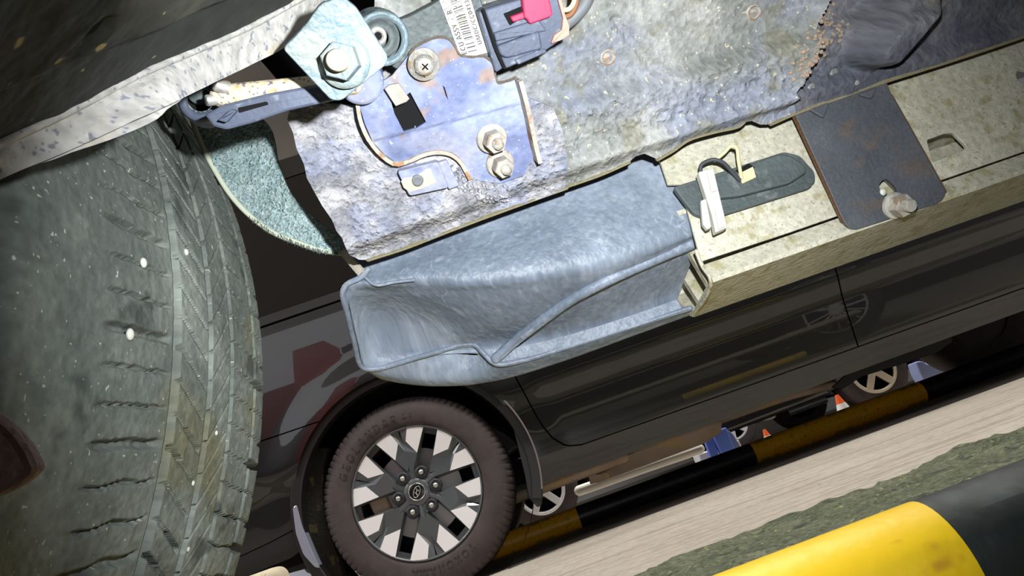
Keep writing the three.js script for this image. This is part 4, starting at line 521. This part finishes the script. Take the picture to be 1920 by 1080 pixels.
  part(carB, 'arch_lip', boxUV(new THREE.ExtrudeGeometry(lip, { depth: 0.05, bevelEnabled: true, bevelThickness: 0.006, bevelSize: 0.005, bevelSegments: 3, curveSegments: 8 }).translate(0, 0, WZ - 0.03)), plain(0x1b1a1b, 0.42), 'scuffed black wheel arch lip');
  part(carB, 'scuffed_edge', boxUV(tube(arc(WX, -18, 70, 0.464, 20).map((p) => V(p[0], p[1], WZ + 0.028)), 0.0035, 60, 6)), plain(0x7a6f6e, 0.5), 'scuffed grey edge');
  part(carB, 'arch_tunnel', boxUV(new THREE.CylinderGeometry(0.432, 0.432, 0.36, 72, 1, true, -Math.PI * 0.62, Math.PI * 1.25).rotateX(Math.PI / 2).rotateZ(0).translate(WX, WY, WZ - 0.19)), M.mudLiner, 'mud-stained arch liner');
  const pz = (pts, z, th, r = 6) => slab(pts, new Plane(V(0, 0, z), 0), th, { r, bevel: 0.004 });
  part(carB, 'mud_flap', pz([[958, 752], [975, 790], [992, 850], [1006, 886], [1012, 912], [1017, 946], [1008, 952], [992, 934], [984, 890], [962, 800]], WZ + 0.02, 0.05, 8), plain(0x202022, 0.5), 'curved black mud flap');
  part(carB, 'mud_flap', pz([[574, 840], [562, 880], [556, 930], [566, 980], [586, 1030], [604, 1085], [644, 1085], [628, 1030], [612, 980], [604, 930], [606, 880], [616, 840]], WZ - 0.06, 0.06, 6), M.mudLiner, 'muddy flap');
  part(carB, 'bumper_corner', pz([[548, 952], [556, 946], [566, 986], [584, 1030], [600, 1066], [590, 1064], [568, 1040], [554, 1000]], WZ + 0.03, 0.05, 8), new THREE.MeshPhysicalMaterial({ color: 0x8f95a6, roughness: 0.3, clearcoat: 1, clearcoatRoughness: 0.05 }), 'bumper corner with its highlight painted pale grey');  // pale grey stands in for the highlight on the black bumper edge
  // underbody pieces
  part(carB, 'underbody_shield', pz([[1150, 868], [1190, 846], [1340, 788], [1354, 792], [1352, 812], [1320, 832], [1190, 880], [1118, 906], [1112, 892]], -3.15, 0.02, 4), M.brown, 'brown underbody shield');
  part(carB, 'underbody_shield', pz([[1560, 726], [1600, 690], [1730, 645], [1780, 625], [1788, 640], [1756, 662], [1616, 706], [1580, 730]], -3.15, 0.02, 4), M.cladding, 'dark underbody shield');
  part(carB, 'jack_rail', boxUV(caps([onZ(950, 940, -3.05), onZ(1100, 884, -3.05), onZ(1170, 858, -3.05)], 0.022, 20, 16)), M.brown, 'olive-brown jacking rail');
  part(carB, 'cross_bracket', pz([[1096, 872], [1112, 864], [1118, 890], [1140, 884], [1146, 896], [1108, 908]], -3.1, 0.03, 2), M.brown); part(carB, 'jack_rail', boxUV(caps([onZ(1340, 790, -3.25), onZ(1480, 742, -3.25), onZ(1560, 722, -3.25)], 0.02, 20, 12)), M.brown);
  part(carB, 'far_sill', boxUV(caps([onZ(1086, 920, -4.8), onZ(1200, 880, -4.8), onZ(1312, 842, -4.8)], 0.032, 20, 16)), plain(0xf0eade, 0.6), 'pale far sill');
  part(carB, 'exhaust_tip', boxUV(lathe([[0.018, 0], [0.02, 0.006], [0.021, -0.2], [0.015, -0.2], [0.014, 0]], onZ(1548, 748, -4.0), V(1, 0.0, 0.3), 24)), plain(0x8a8c90, 0.4, 0.4), 'grey pipe end');
  part(carB, 'underbody', boxUV(new THREE.BoxGeometry(4.4, 0.1, 1.4).translate(0.9, 0.325, -3.85)), M.darkCore);

  // road wheel with split diamond-cut spokes
  const k = 0.000657, wheel = sub(carB, 'wheel', 'tyre on a six-lug diamond-cut alloy rim');
  const C = V(WX, WY, WZ);
  { // tyre with shoulder notches
    const prof = [[0.243, -0.012], [0.248, 0.0], [0.262, 0.004], [0.285, 0.008], [0.31, 0.006], [0.332, -0.002], [0.346, -0.012], [0.356, -0.03], [0.361, -0.05], [0.364, -0.08], [0.364, -0.18], [0.35, -0.22], [0.3, -0.245], [0.243, -0.235]], na = 432, np = prof.length, pos = [], idx = [];
    for (let i = 0; i <= na; i++) for (let j = 0; j < np; j++) { const a = i / na * Math.PI * 2, n = i % 5 < 1 && j >= 6 && j <= 8 ? 0.0045 : 0; const r = prof[j][0] - n; pos.push(C.x + r * Math.cos(a), C.y + r * Math.sin(a), C.z + prof[j][1] - n * 0.4); if (i < na && j < np - 1) { const q = i * np + j; idx.push(q, q + np, q + 1, q + 1, q + np, q + np + 1); } }
    const g = new THREE.BufferGeometry(); g.setAttribute('position', new THREE.Float32BufferAttribute(pos, 3)); g.setIndex(idx); g.computeVertexNormals(); g.setAttribute('uv', new THREE.Float32BufferAttribute(new Float32Array(pos.length / 3 * 2), 2)); part(wheel, 'tyre', boxUV(g), M.sidewall, 'brown-black tyre with raised lettering');
  }
  const glyphs = []; const put = (ch, size, r, ang) => { const g = new TextGeometry(ch, { font, size, depth: 0.0016, curveSegments: 3, bevelEnabled: false }); g.computeBoundingBox(); const b = g.boundingBox; g.translate(-(b.max.x + b.min.x) / 2, 0, 0); g.rotateZ(-ang * D2R); const a = (90 - ang) * D2R; g.translate(C.x + r * Math.cos(a), C.y + r * Math.sin(a), C.z + 0.0062); glyphs.push(g); };
  const roll = 20; // angles were read in the picture; the camera is rolled by this much
  const word = (w, size, r, a0, a1) => [...w].forEach((ch, i) => put(ch, size, r, a0 + (a1 - a0) * i / (w.length - 1) + roll));
  word('GEOLANDAR', 0.03, 0.268, -80, -21); word('CV', 0.017, 0.276, -13, -8); word('YOKOHAMA', 0.028, 0.27, 132, 178);
  part(wheel, 'lettering', merge(glyphs.map(boxUV)), M.letter, 'raised tyre lettering');
  part(wheel, 'rim_barrel', [new THREE.LatheGeometry([[0.244, 0.002], [0.239, 0.004], [0.235, -0.004], [0.228, -0.05], [0.222, -0.2]].map((p) => new THREE.Vector2(...p)), 72).rotateX(Math.PI / 2)].map((g) => boxUV(g.translate(C.x, C.y, C.z))), M.rimGrey);
  part(wheel, 'brake_disc', boxUV(new THREE.LatheGeometry([[0.06, -0.06], [0.09, -0.062], [0.165, -0.062], [0.165, -0.085], [0.06, -0.085]].map((p) => new THREE.Vector2(p[0], p[1])), 60).rotateX(Math.PI / 2).translate(C.x, C.y, C.z)), M.disc, 'grey brake disc');
  part(wheel, 'wheel_back', boxUV(new THREE.CylinderGeometry(0.225, 0.225, 0.01, 60).rotateX(Math.PI / 2).translate(C.x, C.y, C.z - 0.14)), M.hole);
  { const a = (90 - (241 + roll)) * D2R; part(wheel, 'brake_caliper', boxUV(new RoundedBoxGeometry(0.07, 0.12, 0.06, 3, 0.012).rotateZ(a).translate(C.x + 0.15 * Math.cos(a), C.y + 0.15 * Math.sin(a), C.z - 0.07)), M.brown, 'rusty brake caliper'); }
  const poly3 = (pts, th) => { // convex front polygon with thickness behind it
    const P = [], n = pts.length, f = (a, b, c) => P.push(...a, ...b, ...c); const bk = pts.map((p) => [p[0], p[1], p[2] - th]);
    for (let i = 1; i + 1 < n; i++) { f(pts[0], pts[i], pts[i + 1]); f(bk[0], bk[i + 1], bk[i]); } for (let i = 0; i < n; i++) { const e = (i + 1) % n; f(pts[i], bk[i], bk[e]); f(pts[i], bk[e], pts[e]); }
    const g = new THREE.BufferGeometry(); g.setAttribute('position', new THREE.Float32BufferAttribute(P, 3)); g.computeVertexNormals(); g.setAttribute('uv', new THREE.Float32BufferAttribute(new Float32Array(P.length / 3 * 2), 2)); return g; };
  for (let i = 0; i < 6; i++) {
    const ax = (90 - (9.5 + 60 * i + roll)) * D2R, d = [Math.cos(ax), Math.sin(ax)], lt = [Math.sin(ax), -Math.cos(ax)];   // slot axis, sideways (clockwise)
    const L = (a, b, z) => [C.x + k * (a * d[0] + b * lt[0]), C.y + k * (a * d[1] + b * lt[1]), C.z + z];
    const grey = [];
    for (const m of [1, -1]) {
      const o = (list) => (m > 0 ? list : list.slice().reverse());
      const P = (r, ang, z) => { const t = ang * D2R; return L(r * Math.cos(t), m * r * Math.sin(t), z); };   // ang measured from the slot axis
      const S1 = L(366, m * 42, 0.002), S2 = L(342, m * 136, 0.002), S3 = L(264, m * 126, -0.001), S4 = L(212, m * 47, -0.003);
      part(wheel, 'machined_facet', poly3(o([S4, S3, S2, S1]).reverse(), 0.012), M.machined, 'bright machined facet');
      const T = P(369, 29.2, -0.002), Tm = P(370, 21.8, 0.001), Mm = P(290, 30, -0.012), N = P(150, 30, -0.002), Hh = P(125, 22, -0.001), K = L(118, m * 46, -0.008), Mi = P(240, 30, -0.004);
      const tri = (...v) => grey.push(poly3(o(v).reverse(), 0.01));
      tri(S3, Mm, T, Tm); tri(S2, S3, Tm); tri(S4, Mi, Mm, S3); tri(S4, Hh, N, Mi); tri(K, Hh, S4);
      tri(L(366, m * 40, -0.001), S4, L(212, m * 36, -0.022), L(366, m * 34, -0.022)); tri(S4, K, L(118, m * 34, -0.02), L(212, m * 36, -0.022));
      tri(L(0, 0, -0.006), P(150, 30, -0.002), Hh, K); tri(L(0, 0, -0.007), K, L(118, 0, -0.012));
    }
    part(wheel, 'grey_spoke', merge(grey.map(only)), M.rimGrey, 'dark grey faceted spoke');
    const hub = L(150, 0, 0); part(wheel, 'slot_end', boxUV(new THREE.BoxGeometry(0.03, 0.052, 0.02).rotateZ(ax).translate(...L(354, 0, -0.03))), M.rimGrey);
    const lp = V(...L(111, 0, -0.004)); part(wheel, 'lug_seat', boxUV(lathe([[0.013, -0.006], [0.014, 0.003], [0.0235, 0.002], [0.025, -0.012]], lp, V(0, 0, 1), 28)), M.rimPocket);
    part(wheel, 'lug_nut', [boxUV(place(hex(0.0105, 0.014), lp.clone().add(V(0, 0, -0.006)), V(0, 0, 1))), lathe([[0, 0.013], [0.004, 0.0125], [0.0075, 0.009]], lp, V(0, 0, 1), 20)], M.chrome, 'chrome lug nut');
  }
  part(wheel, 'hub', boxUV(lathe([[0, 0.0], [0.034, 0.0], [0.046, -0.002], [0.056, -0.012], [0.06, -0.03]], C, V(0, 0, 1), 48)), M.rimGrey);
  part(wheel, 'cap_ring', boxUV(new THREE.TorusGeometry(0.0305, 0.0022, 10, 48).translate(C.x, C.y, C.z + 0.0025)), M.chrome, 'silver cap ring'); part(wheel, 'hub_cap', lathe([[0, 0.004], [0.02, 0.0035], [0.0295, 0.002], [0.03, 0]], C, V(0, 0, 1), 40), plain(0x121316, 0.25), 'black hub cap');
  { const e = [], ell = Array.from({ length: 40 }, (_, i) => V(0.021 * Math.cos(i / 40 * 6.2832), 0.0115 * Math.sin(i / 40 * 6.2832), 0.0045)); e.push(tube(ell, 0.0016, 80, 6, true));
    e.push(tube([V(-0.0115, -0.007, 0.005), V(-0.007, 0, 0.005), V(-0.0045, 0.0085, 0.005)], 0.0018, 16, 6), tube([V(0.0045, -0.0085, 0.005), V(0.007, 0, 0.005), V(0.0115, 0.007, 0.005)], 0.0018, 16, 6), tube([V(-0.007, -0.001, 0.005), V(0, 0.0012, 0.005), V(0.007, 0.001, 0.005)], 0.0018, 16, 6));
    part(wheel, 'emblem', merge(e.map(boxUV)).rotateZ((55) * D2R).translate(C.x, C.y, C.z), M.chrome, 'silver slanted letter in an oval'); }
  // the other three wheels, plainer
  for (const [x, z] of [[FX, WZ], [WX, -4.63 + 0.245], [FX, -4.63 + 0.245]]) { const w = sub(carB, 'wheel'); part(w, 'tyre', boxUV(new THREE.LatheGeometry([[0.2, -0.23], [0.3, -0.245], [0.35, -0.22], [0.364, -0.18], [0.364, -0.07], [0.35, -0.02], [0.3, 0.005], [0.2, -0.01]].map((p) => new THREE.Vector2(...p)), 64).rotateX(-Math.PI / 2).rotateX(Math.PI).translate(x, WY, z)), M.sidewall); part(w, 'rim', boxUV(new THREE.CylinderGeometry(0.235, 0.235, 0.2, 40).rotateX(Math.PI / 2).translate(x, WY, z - 0.12)), M.rimPocket); }
  settle(carB);
}

// ------------------------------------------------------------ cars parked beyond, seen through the gap under the van
function parkedCar(base, label, paint, rimMat, spokes, rr = 0.31, wb = 2.62, rims = null) {
  const [bx, , bz] = base, t = thing('car', base, label, 'car'), s = new THREE.Shape();
  s.moveTo(-0.8, 0.25); s.lineTo(-0.37, 0.22); s.absarc(0, rr, rr + 0.05, 195 * D2R, -15 * D2R, true); s.lineTo(wb - 0.37, 0.2); s.absarc(wb, rr, rr + 0.05, 195 * D2R, -15 * D2R, true); s.lineTo(wb + 0.8, 0.26); s.lineTo(wb + 0.86, 0.62); s.lineTo(wb + 0.1, 0.86); s.lineTo(wb - 0.7, 1.36); s.lineTo(0.35, 1.42); s.lineTo(-0.5, 0.95); s.lineTo(-0.86, 0.88); s.closePath();
  part(t, 'body', boxUV(new THREE.ExtrudeGeometry(s, { depth: 1.6, bevelEnabled: true, bevelThickness: 0.05, bevelSize: 0.04, bevelOffset: -0.04, bevelSegments: 3, curveSegments: 24 }).translate(bx, 0, bz - 1.68)), paint);
  for (const z of [bz - 0.025, bz - 1.735]) { const g = new THREE.Shape(); g.moveTo(-0.3, 0.96); g.lineTo(wb - 0.1, 0.92); g.lineTo(wb - 0.72, 1.3); g.lineTo(0.36, 1.36); g.closePath(); part(t, 'side_window', boxUV(new THREE.ExtrudeGeometry(g, { depth: 0.006, bevelEnabled: false }).translate(bx, 0, z)), M.glassDark); }
  for (const [wx, zf, f] of [[0, bz, 1], [wb, bz, 1], [0, bz - 1.78, -1], [wb, bz - 1.78, -1]]) {
    const w = sub(t, 'wheel'), zz = zf - f * 0.1;
    part(w, 'tyre', boxUV(new THREE.LatheGeometry([[rr * 0.62, -0.09], [rr * 0.8, -0.1], [rr * 0.95, -0.09], [rr, -0.06], [rr, 0.06], [rr * 0.95, 0.09], [rr * 0.8, 0.1], [rr * 0.62, 0.09]].map((p) => new THREE.Vector2(...p)), 56).rotateX(Math.PI / 2).translate(bx + wx, rr, zz)), M.sidewall);
    const g = [new THREE.TorusGeometry(rr * 0.6, 0.014, 8, 48), new THREE.CylinderGeometry(0.045, 0.05, 0.03, 24).rotateX(Math.PI / 2)]; for (let i = 0; i < spokes; i++) g.push(new RoundedBoxGeometry(rr * 0.52, spokes > 6 ? 0.022 : 0.05, 0.024, 2, 0.006).translate(rr * 0.34, 0, 0).rotateZ(i * Math.PI * 2 / spokes + 0.35));
    part(w, 'rim', g.map((q) => boxUV(q.translate(bx + wx, rr, zf - f * 0.01))), wx === 0 && rims ? rims : rimMat, 'spoked alloy rim'); part(w, 'wheel_well', boxUV(new THREE.CylinderGeometry(rr * 0.6, rr * 0.6, 0.03, 36).rotateX(Math.PI / 2).translate(bx + wx, rr, zf - f * 0.08)), M.hole);
  }
  return settle(t);
}
const paint = (h) => new THREE.MeshPhysicalMaterial({ color: h, roughness: 0.4, clearcoat: 1, clearcoatRoughness: 0.05 });
const tanLitRim = plain(0xd8cbb4, 0.45), whiteRim = plain(0xf4f4fa, 0.4);  // on the first car, tan against white puts a lighting difference into colour
parkedCar([0.03, 0, -5.35], 'dark car behind the black van with a five-spoke wheel coloured tan for the light on it over the far barrier', paint(0x101013), tanLitRim, 5, 0.268, 2.56, whiteRim);
parkedCar([-2.85, 0, -7.9], 'dark car in the next row whose pale wheel shows beside the van\'s rear tyre', paint(0x131316), whiteRim, 10, 0.3);
parkedCar([2.28, 0, -8.3], 'dark car in the next row whose white wheel shows beside the blue cloth', paint(0x0d0d10), whiteRim, 6, 0.29);
{ // odds and ends in the same gap
  const zB = -5.0, P = new Plane(V(0, 0, zB), 0);
  const c = thing('cloth', [1.4, 0, zB], 'blue cloth folds standing in for trouser legs beyond the far barrier', 'cloth');  // folded slabs stand in for legs in blue trousers
  part(c, 'trouser_fold', slab([[1318, 816], [1336, 808], [1352, 868], [1338, 872]], P, 0.05, { r: 4, bevel: 0.008 }), plain(0x5d78d8, 0.9)); part(c, 'trouser_fold', slab([[1334, 812], [1362, 800], [1384, 858], [1360, 866]], P.off(0.02), 0.06, { r: 5, bevel: 0.01 }), plain(0x6a86e4, 0.9)); part(c, 'trouser_fold', slab([[1358, 802], [1374, 812], [1390, 838], [1372, 846]], P.off(-0.02), 0.05, { r: 5, bevel: 0.008 }), plain(0x8490b4, 0.9)); settle(c);
  const lo = onZ(1330, 846, zB), hi = onZ(1372, 828, zB); const b = new THREE.Mesh(boxUV(new RoundedBoxGeometry(0.3, 0.13, 0.2, 2, 0.01).translate(0, 0.065, 0)), plain(0xe4e2ee, 0.7)); b.position.set((lo.x + hi.x) / 2 + 0.02, 0, zB - 0.24); b.name = 'box'; scene.add(tag(b, 'added white box standing in for shoes under the blue cloth', 'box'));  // added box in place of the white shoes
  const cone = (u, v, z, label, k = 1) => { const q = onZ(u, v, z), t = thing('traffic_cone', [q.x, 0, z], label, 'cone'); part(t, 'cone_body', boxUV(new THREE.LatheGeometry([[0.0, 0.3], [0.018, 0.3], [0.1, 0.02], [0.1, 0.01]].map((p) => new THREE.Vector2(...p)), 32).translate(q.x, 0, z)), plain(0xff6a1c, 0.6)); part(t, 'cone_band', boxUV(new THREE.LatheGeometry([[0.073, 0.12], [0.048, 0.2]].map((p) => new THREE.Vector2(p[0], p[1])), 32).translate(q.x, 0, z)), plain(0xf2f2f2, 0.6)); part(t, 'cone_foot', new RoundedBoxGeometry(0.24, 0.02, 0.24, 2, 0.006).translate(q.x, 0.01, z), M.rubber); settle(t); t.scale.setScalar(k); };
  cone(1574, 752, -5.0, 'orange and white cone beside the tan five-spoke wheel', 0.62); cone(1434, 808, -4.95, 'small orange and white cone far under the van', 0.46);
  const sheetObj = (name, label, cat, pts, z, th, mat) => { const m = new THREE.Mesh(slab(pts, new Plane(V(0, 0, z), 0), th, { r: 3, bevel: 0.004 }), mat); m.name = name; scene.add(tag(m, label, cat)); return m; };
  const bag = thing('bag', [3.2, 0, -5.0], 'pale blue plastic bag on white and orange paper beyond the barrier', 'bag');
  part(bag, 'bag_body', slab([[1716, 678], [1728, 676], [1742, 684], [1752, 672], [1762, 668], [1774, 690], [1790, 718], [1744, 733], [1724, 700]], new Plane(V(0, 0, -5.0), 0), 0.12, { r: 4, bevel: 0.012 }), plain(0x8b97c4, 0.6)); settle(bag);
  // pale rounded block and a licence plate built as a board at the foot of the picture
  const pb = onZ(522, 1066, -2.16), blk = thing('block', [pb.x - 0.2, 0, -2.21], 'cream block with rounded corners standing beside the worn tyre', 'block');
  part(blk, 'block_body', boxUV(new RoundedBoxGeometry(0.42, 0.26, 0.1, 5, 0.03).translate(pb.x - 0.21, 0.13, -2.21)), surf(34, 0.4, 256, (n) => { let q = mixc([196, 184, 156], [216, 206, 180], n(4, 4)); q = mixc(q, [130, 120, 100], speck(n, 0.8, 30, 3)); return [...q, n(40, 3)]; }, { r: 0.75, bump: 0.0004 })); settle(blk);
  const q1 = onZ(582, 1062, -5.4), bd = thing('plate_board', [q1.x, 0, -5.42], 'white licence plate with a dark ring-shaped letter, built as a board behind the van', 'sign');
  part(bd, 'board', boxUV(new RoundedBoxGeometry(0.9, 0.34, 0.02, 2, 0.006).translate(q1.x - 0.1, 0.17 + 0.0, -5.42)), plain(0xd6def2, 0.6)); part(bd, 'ring_letter', new THREE.TorusGeometry(0.035, 0.01, 8, 32).translate(q1.x, q1.y, -5.405), plain(0x2c3038, 0.6)); settle(bd);
}
renderer.render(scene, camera);
